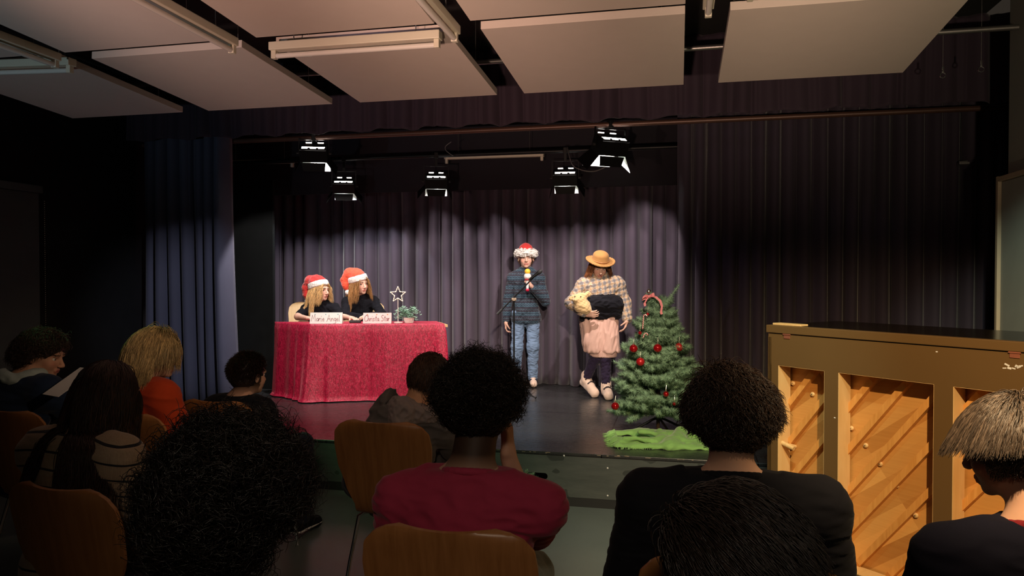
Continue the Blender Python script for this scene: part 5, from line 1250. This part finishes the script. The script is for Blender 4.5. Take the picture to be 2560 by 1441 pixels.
make_body(r3, J, HM, SK, s, 0.0055, hands={'R': (((0.0, 0.08, -1), (-1, 0, 0), 1), dict(s=0.9, curl=32)), 'L': (((0.45, 0.15, 0.9), (0.9, -0.1, -0.4), -1), dict(s=0.9, curl=62, thumb=25))}, neck_r=0.045)
add_eyes(r3, HM)
S = SDF(0.0055, 0.02); add_torso(S, J, 0.010, s, low=False); S.ell((0, 0, 0.83), (0.138, 0.118, 0.16)); S.cap((-0.055, 0, 0.74), (0.055, 0, 0.74), 0.108, sq=((0, 1, 0), 1.0)); S.box((0, 0, 0.58), (0.3, 0.3, 0.105), 0, sub=True, k=0.006)
add_arms(S, J, 0.014, s, 1.93, k=0.012); neck_hole(S, J, HM, 0.052)
S.obj('sweater', M['nordic'], r3, disp=folds(42, 0.006, 71, (1, 1, 1.3)))
S = SDF(0.0055, 0.02); S.ell((0, 0, 0.79), (0.125, 0.10, 0.09)); add_legs(S, J, 0.010, s, upto=1.97, rr=(0.070, 0.056, 0.044)); S.obj('jeans', M['denim'], r3, disp=folds(55, 0.0055, 72, (0.6, 0.6, 1.4)))
for q in 'LR':
    sh = shoe(r3, J['an' + q], J['toe' + q], 0.9, 'slipper', 'white_rubber')
    b = SDF(0.005, 0.01); t_ = J['toe' + q]; a_ = J['an' + q]; m_ = lerp(a_, t_, 0.55); b.cap((m_[0] - 0.028, m_[1], 0.072), (m_[0] + 0.028, m_[1], 0.072), 0.016); b.obj('strap', M['dark_denim'], sh)
hair(r3, HM, (0.22, 0.11, 0.05), 700, (0.03, 0.05), 6, 0, 1, 0.5, lambda P, U: np.stack([U[:, 0] * 0.2, -0.4 + 0 * U[:, 0], -0.6 + 0 * U[:, 0]], 1), 0.2, 0.0016, seed=7)
santa_hat(r3, HM, (0.0, -0.03, 0.110), None, [(0, -0.02, 0.09)], rim_z=0.048, rr=(0.085, 0.098), fur_r=0.043, disp=0.010, tilt=4, tip_r=0.05)
# toy microphone: white snowman-like head, yellow top, red ring and ball
R3 = Matrix.Rotation(math.radians(-169), 3, 'Z'); hb = Vector((bp.x, bp.y + 0.06, ST)) + R3 @ Vector((-0.018, 0.205, 1.112))
t = thing('toy_microphone', 'toy microphone with white round body and yellow ball top, in a raised hand', 'toy', hb, math.radians(-169))
b = MB(); b.sphere((0, 0, 0.125), 0.031, 20, 14); b.obj('yellow_ball', M['yellow'], t, smooth=True)
b = MB(); b.sphere((0, 0, 0.075), 0.038, 20, 14, (1, 0.9, 0.95)); b.obj('white_head', M['fur'], t, smooth=True)
b = MB(); b.sphere((0.0, 0.026, 0.072), 0.020, 16, 10, (1, 0.6, 1)); b.obj('face_patch', M['paper'], t, smooth=True)
b = MB(); b.tube([(0, 0, 0.045), (0, 0, 0.036)], [0.034, 0.030], 16); b.obj('red_ring', M['red_plastic'], t, smooth=True)
b = MB(); b.tube([(0, 0, 0.04), (0, 0, -0.06)], [0.017, 0.013], 14); b.obj('handle', M['white_rubber'], t, smooth=True)
b = MB(); b.sphere((0, 0, -0.068), 0.019, 14, 10); b.obj('red_ball', M['red_plastic'], t, smooth=True)

# ---- person in the tan hat
sp_ = atZ(1497, 1000, ST); PX, PY = sp_.x, sp_.y + 0.14; RZ4 = math.radians(-172)
r4 = person('person in a tan hat and plaid shirt, pink sweatshirt round the hips, looking down', (PX, PY, ST), RZ4)
s = 0.92; HM = head_matrix(Vector((0.01, 0.045, 1.285)), -24, -4, 8)
J = dict(neck=(0.0, -0.01, 1.155), pelvis=(0, 0, 0.74), shL=(-0.158, -0.015, 1.105), shR=(0.158, -0.01, 1.095), elR=(0.285, 0.05, 0.93), wrR=(0.155, 0.19, 0.835), elL=(-0.235, 0.0, 0.93), wrL=(-0.255, 0.10, 0.765),
         hipL=(-0.06, 0, 0.72), hipR=(0.06, 0, 0.72), knL=(-0.045, 0.06, 0.40), knR=(0.045, 0.03, 0.42), anL=(-0.055, 0.03, 0.10), anR=(0.135, -0.10, 0.165), toeL=(-0.075, 0.16, 0.036), toeR=(0.055, 0.02, 0.036))
make_body(r4, J, HM, SK, s, 0.0055, hands={'R': (((-0.85, 0.35, -0.05), (-0.15, -0.9, 0.35), -1), dict(s=0.9, curl=24)), 'L': (((0.30, 0.25, -0.9), (0.9, -0.1, 0.25), -1), dict(s=0.9, curl=22, spread=7))}, neck_r=0.043)
add_eyes(r4, HM, look=(0, -0.6))
hair(r4, HM, (0.20, 0.075, 0.03), 2200, (0.20, 0.25), 16, 0.004, 1.5, 0.6, lambda P, U: np.stack([np.sign(U[:, 0]) * 0.6, -0.35 + 0 * U[:, 0], -0.6 + 0 * U[:, 0]], 1), 0.3, 0.0016,
     mask=lambda u: (u[:, 2] > -0.1) & ((u[:, 1] < 0.22) | (u[:, 2] > 0.85)), coll=[((0, 0.055, -0.04), (0.070, 0.10, 0.11)), ((0, -0.05, -0.22), (0.14, 0.08, 0.08))], seed=8, jit=0.08)
S = SDF(0.005, 0.012); S.M = HM @ rot(3, 0, 0).to_4x4()
S.ell((0, -0.008, 0.058), (0.087, 0.102, 0.088)); S.ell((0, -0.008, 0.112), (0.074, 0.088, 0.040), k=0.02)
S.box((0, 0, -0.034), (0.2, 0.2, 0.086), 0, sub=True, k=0.004)
bR = 0.158
for i in range(30):
    a, c_ = 2 * PI * i / 30, 2 * PI * (i + 1) / 30
    for rr in (0.100, 0.116, 0.132, 0.148):
        zz = 0.060 - 0.012 * math.sin((rr - 0.09) * 50) + 0.008 * math.cos(2 * a)
        S.cap((rr * 0.93 * math.cos(a), -0.008 + rr * math.sin(a), zz), (rr * 0.93 * math.cos(c_), -0.008 + rr * math.sin(c_), zz), 0.0065, k=0.010)
ht = S.obj('brimmed_hat', M['tan_felt'], r4)
S = SDF(0.005, 0.01); S.M = HM @ rot(3, 0, 0).to_4x4()
for i in range(24): a, c_ = 2 * PI * i / 24, 2 * PI * (i + 1) / 24; S.cap((0.087 * math.cos(a), -0.008 + 0.102 * math.sin(a), 0.068), (0.087 * math.cos(c_), -0.008 + 0.102 * math.sin(c_), 0.068), 0.006, k=0.002)
S.obj('hat_band', pmat('brown_band', (0.35, 0.15, 0.05), 0.6), ht)
S = SDF(0.0055, 0.02); add_torso(S, J, 0.026, s, low=False); add_arms(S, J, 0.024, s, 1.90); neck_hole(S, J, HM, 0.055); S.box((0, 0, 0.60), (0.19, 0.3, 0.10), 0, sub=True, k=0.01)
for q in (-1, 1): S.cap((q * 0.045, 0.055, 1.14), (q * 0.062, 0.075, 1.10), 0.014, 0.010, k=0.008)
shirt = S.obj('plaid_shirt', M['plaid'], r4, disp=folds(50, 0.0075, 81))
for zz, yy in ((1.06, 0.112), (1.01, 0.120)): b = MB(); b.sphere((0.0, yy, zz), 0.006, 10, 8, (1, 0.6, 1)); b.obj('button', M['paper'], shirt, smooth=True)
S = SDF(0.0055, 0.03); S.ell((-0.01, 0.035, 0.93), (0.19, 0.155, 0.095)); S.ell((-0.11, 0.06, 0.92), (0.11, 0.125, 0.085)); S.ell((0.10, 0.06, 0.875), (0.11, 0.12, 0.10)); S.cap((-0.13, 0.06, 0.85), (0.12, 0.07, 0.83), 0.085, 0.07); S.cap((0.16, 0.09, 0.83), (0.185, 0.09, 0.765), 0.03, 0.018)
S.obj('black_bundle', M['black_knit'], r4, disp=folds(40, 0.009, 82, (0.7, 1, 1.5)))
S = SDF(0.0055, 0.03); S.cap((-0.075, 0.01, 0.79), (-0.080, 0.03, 0.47), 0.095, 0.110, sq=((0, 1, 0), 1.1)); S.cap((0.08, 0.01, 0.79), (0.045, 0.03, 0.49), 0.115, 0.120, sq=((0, 1, 0), 0.95)); S.cap((0.13, 0.02, 0.76), (0.10, 0.04, 0.56), 0.07, 0.075)
S.box((0, 0, 0.89), (0.4, 0.4, 0.08), 0, sub=True, k=0.02); S.box((0, 0, 0.40), (0.4, 0.4, 0.045), 0, sub=True, k=0.02)
pk = S.obj('pink_sweatshirt', M['pink_cloth'], r4, disp=folds(36, 0.009, 83, (1.3, 1.0, 0.3)))
S = SDF(0.005, 0.02); S.cap((-0.066, 0.03, 0.455), (-0.064, 0.03, 0.415), 0.098, 0.094, sq=((0, 1, 0), 1.1), k=0.03); S.cap((0.010, 0.03, 0.455), (0.0, 0.03, 0.42), 0.104, 0.098, sq=((0, 1, 0), 0.9), k=0.03)
S.box((0, 0, 0.52), (0.4, 0.4, 0.05), 0, sub=True, k=0.008); S.box((0, 0, 0.365), (0.4, 0.4, 0.038), 0, sub=True, k=0.008); S.obj('ribbed_hem', M['pink_cloth'], pk, disp=lambda P: 0.0015 * np.sin(np.arctan2(P[:, 1] - 0.03, P[:, 0] + 0.02) * 90))
S = SDF(0.0055, 0.02); S.ell((0, 0, 0.72), (0.13, 0.10, 0.09)); add_legs(S, J, 0.008, s, rr=(0.07, 0.052, 0.038)); S.obj('leggings', M['legging'], r4, disp=folds(60, 0.004, 84))
for q in 'LR':
    a_, t_ = Vector(J['an' + q]), Vector(J['toe' + q]); S = SDF(0.005, 0.02); d_ = (t_ - a_); hd = Vector((d_.x, d_.y, 0)).normalized()
    heel = (a_ - hd * 0.035 + Vector((0, 0, -0.045)) if q == 'L' else a_ - hd * 0.045 + Vector((0, 0, -0.035)))
    S.cap(a_ + Vector((0, 0, 0.04)), a_ + Vector((0, 0, -0.01)), 0.050, 0.048); S.cap(a_ + Vector((0, 0, -0.02)), heel, 0.046, 0.036); S.cap(heel, t_ + Vector((0, 0, 0.006)), 0.038, 0.042); S.cap(a_, t_ + Vector((0, 0, 0.012)), 0.044, 0.040)
    S.box((a_.x, a_.y, -0.096), (0.4, 0.4, 0.1), 0, sub=True, k=0.004)
    sl_ = S.obj('animal_slipper', M['slipper'], r4, disp=wob(60, 0.002, 5))
    S = SDF(0.005, 0.01)
    for f_ in (0.25, 0.55): m_ = a_.lerp(t_, f_) + Vector((0, 0, 0.044)); sd = Vector((-hd.y, hd.x, 0)); S.cap(m_ - sd * 0.030 + Vector((0, 0, -0.010)), m_ - sd * 0.006 + Vector((0, 0, 0.006)), 0.012); S.cap(m_ + sd * 0.010 + Vector((0, 0, 0.006)), m_ + sd * 0.034 + Vector((0, 0, -0.012)), 0.012)
    S.obj('dark_patch', M['dark_trim'], sl_)
# plush animal held in the arm
hp = Vector((PX, PY, ST)) + Matrix.Rotation(RZ4, 3, 'Z') @ Vector((0.185, 0.205, 0.92))
pt = thing('plush_animal', 'beige plush animal with rounded snout held under a plaid arm', 'plush toy', hp, RZ4)
S = SDF(0.0055, 0.02); S.ell((0.0, 0, -0.01), (0.078, 0.065, 0.075)); S.ell((0.03, 0.0, 0.055), (0.058, 0.055, 0.052)); S.ell((-0.04, 0.0, -0.045), (0.055, 0.055, 0.05)); S.cap((0.085, 0.0, 0.062), (0.10, 0.0, 0.058), 0.022); S.ell((-0.015, 0.01, 0.075), (0.035, 0.035, 0.035))
S.ell((0.052, 0.045, 0.045), (0.034, 0.024, 0.024)); S.cap((-0.04, 0, 0.085), (-0.055, 0, 0.11), 0.022, 0.020); S.cap((-0.06, 0.0, 0.10), (-0.075, 0.0, 0.095), 0.016)
body = S.obj('plush_body', M['plush'], pt, disp=wob(90, 0.003, 6))
for x, z in ((0.066, 0.078), (0.010, 0.075)): b = MB(); b.sphere((x, 0.052, z), 0.006, 10, 8); b.obj('eye', M['black_paint'], pt, smooth=True)
for x, z in ((0.066, 0.043), (0.046, 0.040)): b = MB(); b.sphere((x, 0.068, z), 0.0035, 8, 6); b.obj('nostril', pmat('brown_thread', (0.2, 0.08, 0.03), 0.7), pt, smooth=True)

# ================================================================= AUDIENCE
AS = (0.50, 0.29, 0.20)
def fade(z0, z1):
    return lambda Q: np.clip((Q[:, 2] - z0) / (z1 - z0), 0, 1) * ((Q[:, 1] < 0.035) | (Q[:, 2] > 0.06)) * (np.abs(Q[:, 0]) < 0.072)
def seated(label, chair_i, hpos, hang=(0, 0, 0), sw=0.20, shz=0.97, top='black_cloth', topname='shirt', sleeve=1.95, legs='dark_denim', dx=0.0, dy=0.0, Jx=None, skin=AS, s=1.0, off=0.012,
           hands=None, fold=0.004, nh=0.066, seed=1, hl=None, h=0.007, loc=None, neck_r=0.052, shf=None, floor_legs=True, hpx=None, brow=(0.08, 0.04, 0.02)):
    L_, rz = (CHAIRS[chair_i] if chair_i is not None else loc)
    hp_ = atD(*hpx); hx, hy = hpos[0], hpx[2] - CH[chair_i][0][1] - 0.258; hpos = (hx, hy, hp_.z); hz = hp_.z
    o_ = Matrix.Rotation(rz, 3, 'Z') @ Vector((hx, hy, 0)); root = person(label, (hp_.x - o_.x, hp_.y - o_.y, 0), rz)
    HM = head_matrix(Vector(hpos), hang[0], hang[1], hang[2])
    if chair_i >= 5: dup(cp, (root.location.x, root.location.y, 0), rz, CH[chair_i][1])
    cx = hx * 0.6; cy = hy * 0.5 - 0.055
    J = dict(neck=(cx, cy, shz + 0.045), pelvis=(0, -0.06, 0.56), shL=(cx - sw, cy - 0.01, shz), shR=(cx + sw, cy - 0.01, shz), elL=(cx - sw - 0.06, cy + 0.07, shz - 0.27), elR=(cx + sw + 0.06, cy + 0.07, shz - 0.27),
             wrL=(-0.10, 0.22, 0.645), wrR=(0.10, 0.22, 0.645), hipL=(-0.10, -0.04, 0.555), hipR=(0.10, -0.04, 0.555), knL=(-0.13, 0.38, 0.545), knR=(0.13, 0.38, 0.545), anL=(-0.13, 0.36, 0.085), anR=(0.13, 0.36, 0.085), toeL=(-0.14, 0.51, 0.036), toeR=(0.14, 0.51, 0.036))
    J.update(Jx or {})
    hd = {'R': (((-0.5, 0.8, -0.1), (0, 0, -1), 1), dict(s=s * 0.95, curl=22)), 'L': (((0.5, 0.8, -0.1), (0, 0, -1), -1), dict(s=s * 0.95, curl=22))}
    hd.update(hands or {})
    make_body(root, J, HM, skin, s, h, hands=hd, hairline=hl, neck_r=neck_r, brow=brow); add_eyes(root, HM)
    S = SDF(h, 0.02); add_torso(S, J, off, s, k=0.05); add_arms(S, J, off + 0.004, s, sleeve, rr=(0.055, 0.044, 0.030)); neck_hole(S, J, HM, nh); N_ = J['neck']; S.box((N_[0], N_[1], N_[2] + 0.100), (0.12, 0.12, 0.060), 0.0, k=0.015, sub=True)
    t = S.obj(topname, M[top], root, disp=folds(26, fold, seed, (0.6, 0.6, 1.8)))
    S = SDF(0.009, 0.02); S.ell((0, -0.05, 0.56), (0.165, 0.13, 0.095)); add_legs(S, J, 0.010, s, upto=1.96, rr=(0.085, 0.060, 0.046)); S.obj('trousers', M[legs], root, disp=folds(40, 0.004, seed + 5))
    for q in 'LR': shoe(root, J['an' + q], J['toe' + q], 1.0)
    return root, HM, J, t
def collar(J, t, mat, r=0.071, th=0.011):
    N = Vector(J['neck']); S = SDF(0.0045, 0.01)
    q = lambda an: N + Vector((r * math.cos(an), 0.004 + r * 0.98 * math.sin(an), 0.024 - 0.020 * math.sin(an)))
    for i in range(24): S.cap(q(2 * PI * i / 24), q(2 * PI * (i + 1) / 24), th, k=0.004)
    S.obj('collar', mat, t)
DK = (0.012, 0.008, 0.006); BRN = (0.030, 0.016, 0.010)
# --- boy in maroon shirt
tr_ = dict(neck=(0.018, -0.034, 0.968), elR=(0.165, 0.24, 0.74), wrR=(0.092, 0.165, 0.995))
a7, H, J, t = seated('curly dark-haired person in a maroon T-shirt, right hand held to the cheek', 0, (0.03, 0.06), (-8, 0, -4), 0.205, 0.905, 'red_cloth', 't_shirt', 0.92, 'sage_cloth', hpx=(1200, 1022, 2.20),
    Jx=tr_, hands={'R': (((-0.05, -0.02, 1), (-1, 0.1, 0), -1), dict(s=1.0, curl=12, spread=3))}, nh=0.072, seed=3, h=0.005, hl=fade(-0.205, -0.125), neck_r=0.060, fold=0.0045, off=0.014)
hair(a7, H, DK, 5800, (0.050, 0.082), 14, 0.012, 2.2, 0.05, lambda P, U: np.stack([0 * U[:, 0], 0 * U[:, 0], 0.15 + 0 * U[:, 0]], 1), 1.0, 0.0013, seed=11, jit=0.3, lenf=lambda U: np.clip((U[:, 2] + 0.88) * 1.1, 0.07, 1.0) * (1 + 0.22 * np.sin(U[:, 0] * 12) * np.sin(U[:, 2] * 10 + 1)), shell=0.008)
collar(J, t, M['red_cloth'], 0.074)
# --- big dark curly head, left foreground
a5, H, J, t = seated('person with a very large head of black curls in the left foreground, seen from behind', 6, (0.0, 0.07), (-4, 0, 0), 0.185, 0.87, 'navy_dark', 'shirt', 1.9, seed=4, Jx={}, hl=fade(-0.13, -0.08), hpx=(580, 1262, 1.52))
hair(a5, H, (0.009, 0.007, 0.006), 9000, (0.062, 0.098), 18, 0.017, 2.2, 0.12, lambda P, U: np.stack([U[:, 0] * 0.4, -0.1 + 0 * U[:, 0], 0.08 + 0 * U[:, 0]], 1), 1.0, 0.0013, seed=12, jit=0.35, shell=0.018, lenf=lambda U: np.clip(0.9 + 0.15 * U[:, 2] + 0.28 * np.sin(U[:, 0] * 13 + 1) * np.sin(U[:, 2] * 11) + 0.2 * np.sin(U[:, 1] * 17 + U[:, 0] * 9), 0.5, 1.35))
# --- boy in black shirt
a8, H, J, t = seated('person in a black T-shirt with short wavy dark brown hair, seated left of the piano', 5, (0.015, 0.08), (-6, 0, 6), 0.215, 0.962, 'black_cloth', 't_shirt', 0.95, seed=5, h=0.0055, nh=0.070, hl=fade(-0.12, -0.07), neck_r=0.056, off=0.016, hpx=(1822, 1048, 2.03))
hair(a8, H, (0.022, 0.012, 0.008), 5400, (0.050, 0.085), 14, 0.006, 1.3, 0.22, lambda P, U: np.stack([U[:, 0] * 0.3 + 0.25 * (U[:, 2] > 0.6), -0.35 + 0 * U[:, 0], 0.05 + 0 * U[:, 0]], 1), 0.8, 0.0013, seed=13, jit=0.25, shell=0.012, lenf=lambda U: np.clip((U[:, 2] + 1.0) * 0.85, 0.25, 1.1))
collar(J, t, M['black_cloth'], 0.074)
# --- dark head at the bottom edge, right
a9, H, J, t = seated('dark-haired person, only head and shoulders showing at the bottom edge on the right', 9, (0.0, 0.06), (-6, 0, 0), 0.19, 0.86, 'navy_dark', 'shirt', 1.9, seed=6, hpx=(1830, 1412, 1.24))
hair(a9, H, (0.016, 0.011, 0.009), 6000, (0.06, 0.09), 12, 0.002, 1.0, 0.25, lambda P, U: np.stack([-U[:, 0] * 0.1 + 0.6, -0.25 + 0 * U[:, 0], 0 * U[:, 0]], 1), 0.45, 0.0012, seed=14, jit=0.1, shell=0.016)
# --- boy at the right edge
a10, H, J, t = seated('straight brown-haired person in navy with a dark red collar, at the right edge', 8, (-0.03, 0.05), (-16, 0, 38), 0.20, 0.930, 'navy_dark', 'shirt', 1.9, seed=7, h=0.0055, hpx=(2530, 1120, 1.73))
hair(a10, H, (0.060, 0.042, 0.030), 7500, (0.080, 0.115), 14, 0.0015, 1.0, 0.42, lambda P, U: np.stack([U[:, 0] * 0.9, U[:, 1] * 0.7 + 0.35, -0.25 + 0 * U[:, 0]], 1), 0.30, 0.0012, seed=15, jit=0.07, shell=0.012, lenf=lambda U: np.clip(0.52 + 1.0 * (U[:, 2] - 0.1), 0.18, 1.0), cvar=0.45,
     mask=lambda u: ((u[:, 1] < 0.35) | (u[:, 2] > 0.35)) & (u[:, 2] > -0.62))
collar(J, t, cloth('dark_red_cotton', (0.20, 0.015, 0.02)), 0.073, 0.013)
# --- long haired girl in striped sweater
a3, H, J, t = seated('long dark-haired person in a cream sweater with thin black stripes', 2, (0.05, 0.10), (-8, 0, -6), 0.170, 0.945, 'stripe', 'striped_sweater', 1.95, seed=8, hpx=(272, 985, 2.60), h=0.0055, off=0.020)
loc3 = lambda q: tuple(H.inverted() @ Vector(q))
hair(a3, H, (0.026, 0.010, 0.007), 5200, (0.30, 0.44), 26, 0.006, 1.6, 0.55, lambda P, U: np.stack([np.sign(U[:, 0]) * 0.2 - 0.06, -0.30 + 0 * U[:, 0], -0.5 + 0 * U[:, 0]], 1), 0.3, 0.0015, seed=16, jit=0.10,
     mask=lambda u: (u[:, 2] > -0.2) & ((u[:, 1] < 0.45) | (u[:, 2] > 0.7)), coll=[(loc3((J['neck'][0], J['neck'][1] - 0.01, 0.80)), (0.225, 0.150, 0.235)), (loc3((J['neck'][0], J['neck'][1] - 0.01, 0.95)), (0.200, 0.110, 0.090)), ((0, 0.03, -0.05), (0.066, 0.09, 0.11))], cvar=0.4)
# --- woman in navy with paper
a1, H, J, t = seated('short curly-haired person in a navy jacket and pale scarf, reading, at the left edge', 3, (0.09, 0.08), (-16, 0, -66), 0.175, 0.965, 'navy_cloth', 'jacket', 1.95, seed=9, hpx=(108, 888, 3.90), h=0.0055, off=0.022, skin=(0.55, 0.30, 0.20),
    Jx=dict(elR=(0.30, 0.16, 0.78), wrR=(0.27, 0.36, 0.94), elL=(-0.16, 0.10, 0.74), wrL=(0.13, 0.38, 0.94)), hands={'R': (((-0.3, 0.5, 0.7), (-0.9, 0, -0.3), -1), dict(s=0.95, curl=30)), 'L': (((0.3, 0.5, 0.7), (0.9, 0, -0.3), 1), dict(s=0.95, curl=30))})
hair(a1, H, (0.035, 0.018, 0.010), 4200, (0.05, 0.085), 14, 0.008, 1.6, 0.28, lambda P, U: np.stack([U[:, 0] * 0.3, -0.45 + 0 * U[:, 0], -0.1 + 0 * U[:, 0]], 1), 0.7, 0.0013, seed=17, jit=0.25, shell=0.012, lenf=lambda U: np.clip(1.1 - 0.4 * (U[:, 2] < -0.3), 0.3, 1.1))
S = SDF(0.006, 0.02); N = Vector(J['neck'])
for i in range(16):
    a, c_ = 2 * PI * i / 16, 2 * PI * (i + 1) / 16; q = lambda an: N + Vector((0.088 * math.cos(an), 0.085 * math.sin(an), 0.030 + 0.012 * math.cos(3 * an)))
    S.cap(q(a), q(c_), 0.028, k=0.010)
S.obj('scarf', M['scarf'], a1, disp=folds(40, 0.006, 19))
pc = atD(174, 955, 3.62); b = MB(); b.box((0, 0, 0), (0.075, 0.0008, 0.105), R=rot(-58, 0, 0)); o = b.obj('sheet_of_paper', M['paper']); o.location = pc; o.rotation_euler = (0, 0, -0.35); tag(o, 'white sheet of paper held by the reader at the left edge', 'paper')
# --- blond woman in orange
a2, H, J, t = seated('person with a blond bob and an orange top, turned to the right', 4, (0.09, 0.08), (-6, 0, -58), 0.170, 0.955, 'orange_cloth', 'orange_top', 1.95, seed=10, hpx=(388, 890, 3.82), h=0.0055, off=0.022, skin=(0.58, 0.33, 0.24))
hair(a2, H, (0.46, 0.33, 0.15), 6500, (0.17, 0.205), 16, 0.003, 1.2, 0.50, lambda P, U: np.stack([U[:, 0] * 0.9, -0.22 + 0 * U[:, 0], -0.15 + 0 * U[:, 0]], 1), 0.75, 0.0013, seed=18, jit=0.07, shell=0.022, cvar=0.35,
     mask=lambda u: (u[:, 2] > -0.35) & ((u[:, 1] < 0.35) | (u[:, 2] > 0.6)), coll=[((0, 0.02, -0.04), (0.072, 0.088, 0.11)), ((0, -0.03, -0.06), (0.09, 0.09, 0.11))])
# --- short haired child
a4, H, J, t = seated('short dark-haired person whose small head overlaps the left end of the red table', 7, (0.0, 0.08), (-4, 0, -14), 0.155, 0.82, 'black_cloth', 'shirt', 1.9, seed=12, hpx=(622, 938, 4.16), s=0.88, hl=fade(-0.12, -0.05))
hair(a4, H, (0.022, 0.010, 0.006), 3600, (0.025, 0.045), 8, 0.001, 1, 0.2, lambda P, U: np.stack([0.2 + 0 * U[:, 0], -0.3 + 0 * U[:, 0], 0.1 + 0 * U[:, 0]], 1), 0.8, 0.0013, seed=19, jit=0.2, shell=0.006, lenf=lambda U: np.clip((U[:, 2] + 0.8), 0.25, 1.1))
# --- kid in grey hoodie
a6, H, J, t = seated('person in a grey hooded sweatshirt with short brown hair and bowed head', 1, (0.20, 0.14), (-34, 12, -30), 0.150, 0.845, 'grey_cloth', 'hoodie', 1.95, seed=13, hpx=(1072, 945, 3.66), s=0.92, h=0.0055, off=0.030, skin=(0.62, 0.32, 0.18), hl=fade(-0.10, -0.04), fold=0.007,
    Jx=dict(neck=(0.165, 0.03, 0.895), shL=(0.02, 0.0, 0.845), shR=(0.30, 0.05, 0.83), elR=(0.34, 0.22, 0.62), elL=(-0.06, 0.18, 0.62)))
hair(a6, H, (0.060, 0.026, 0.012), 4200, (0.030, 0.055), 8, 0.001, 1, 0.35, lambda P, U: np.stack([0 * U[:, 0], 0.25 + 0 * U[:, 0], -0.2 + 0 * U[:, 0]], 1), 0.5, 0.0013, seed=20, jit=0.15, shell=0.006)
S = SDF(0.006, 0.03); N = Vector(J['neck'])
S.cap(N + Vector((-0.125, -0.02, 0.005)), N + Vector((-0.02, -0.11, 0.015)), 0.050, 0.055); S.cap(N + Vector((-0.02, -0.11, 0.015)), N + Vector((0.10, -0.06, 0.0)), 0.055, 0.040); S.cap(N + Vector((-0.14, 0.0, 0.02)), N + Vector((-0.09, -0.03, 0.055)), 0.026, 0.020); S.cap(N + Vector((-0.02, -0.11, 0.03)), N + Vector((-0.03, -0.16, -0.06)), 0.055, 0.04)
S.cap(N + Vector((0.02, 0.01, 0.10)), N + Vector((-0.03, -0.05, 0.03)), 0.075, 0.045, sub=True, k=0.02)
hd_ = S.obj('hood', M['grey_lining'], t, disp=folds(45, 0.008, 21))
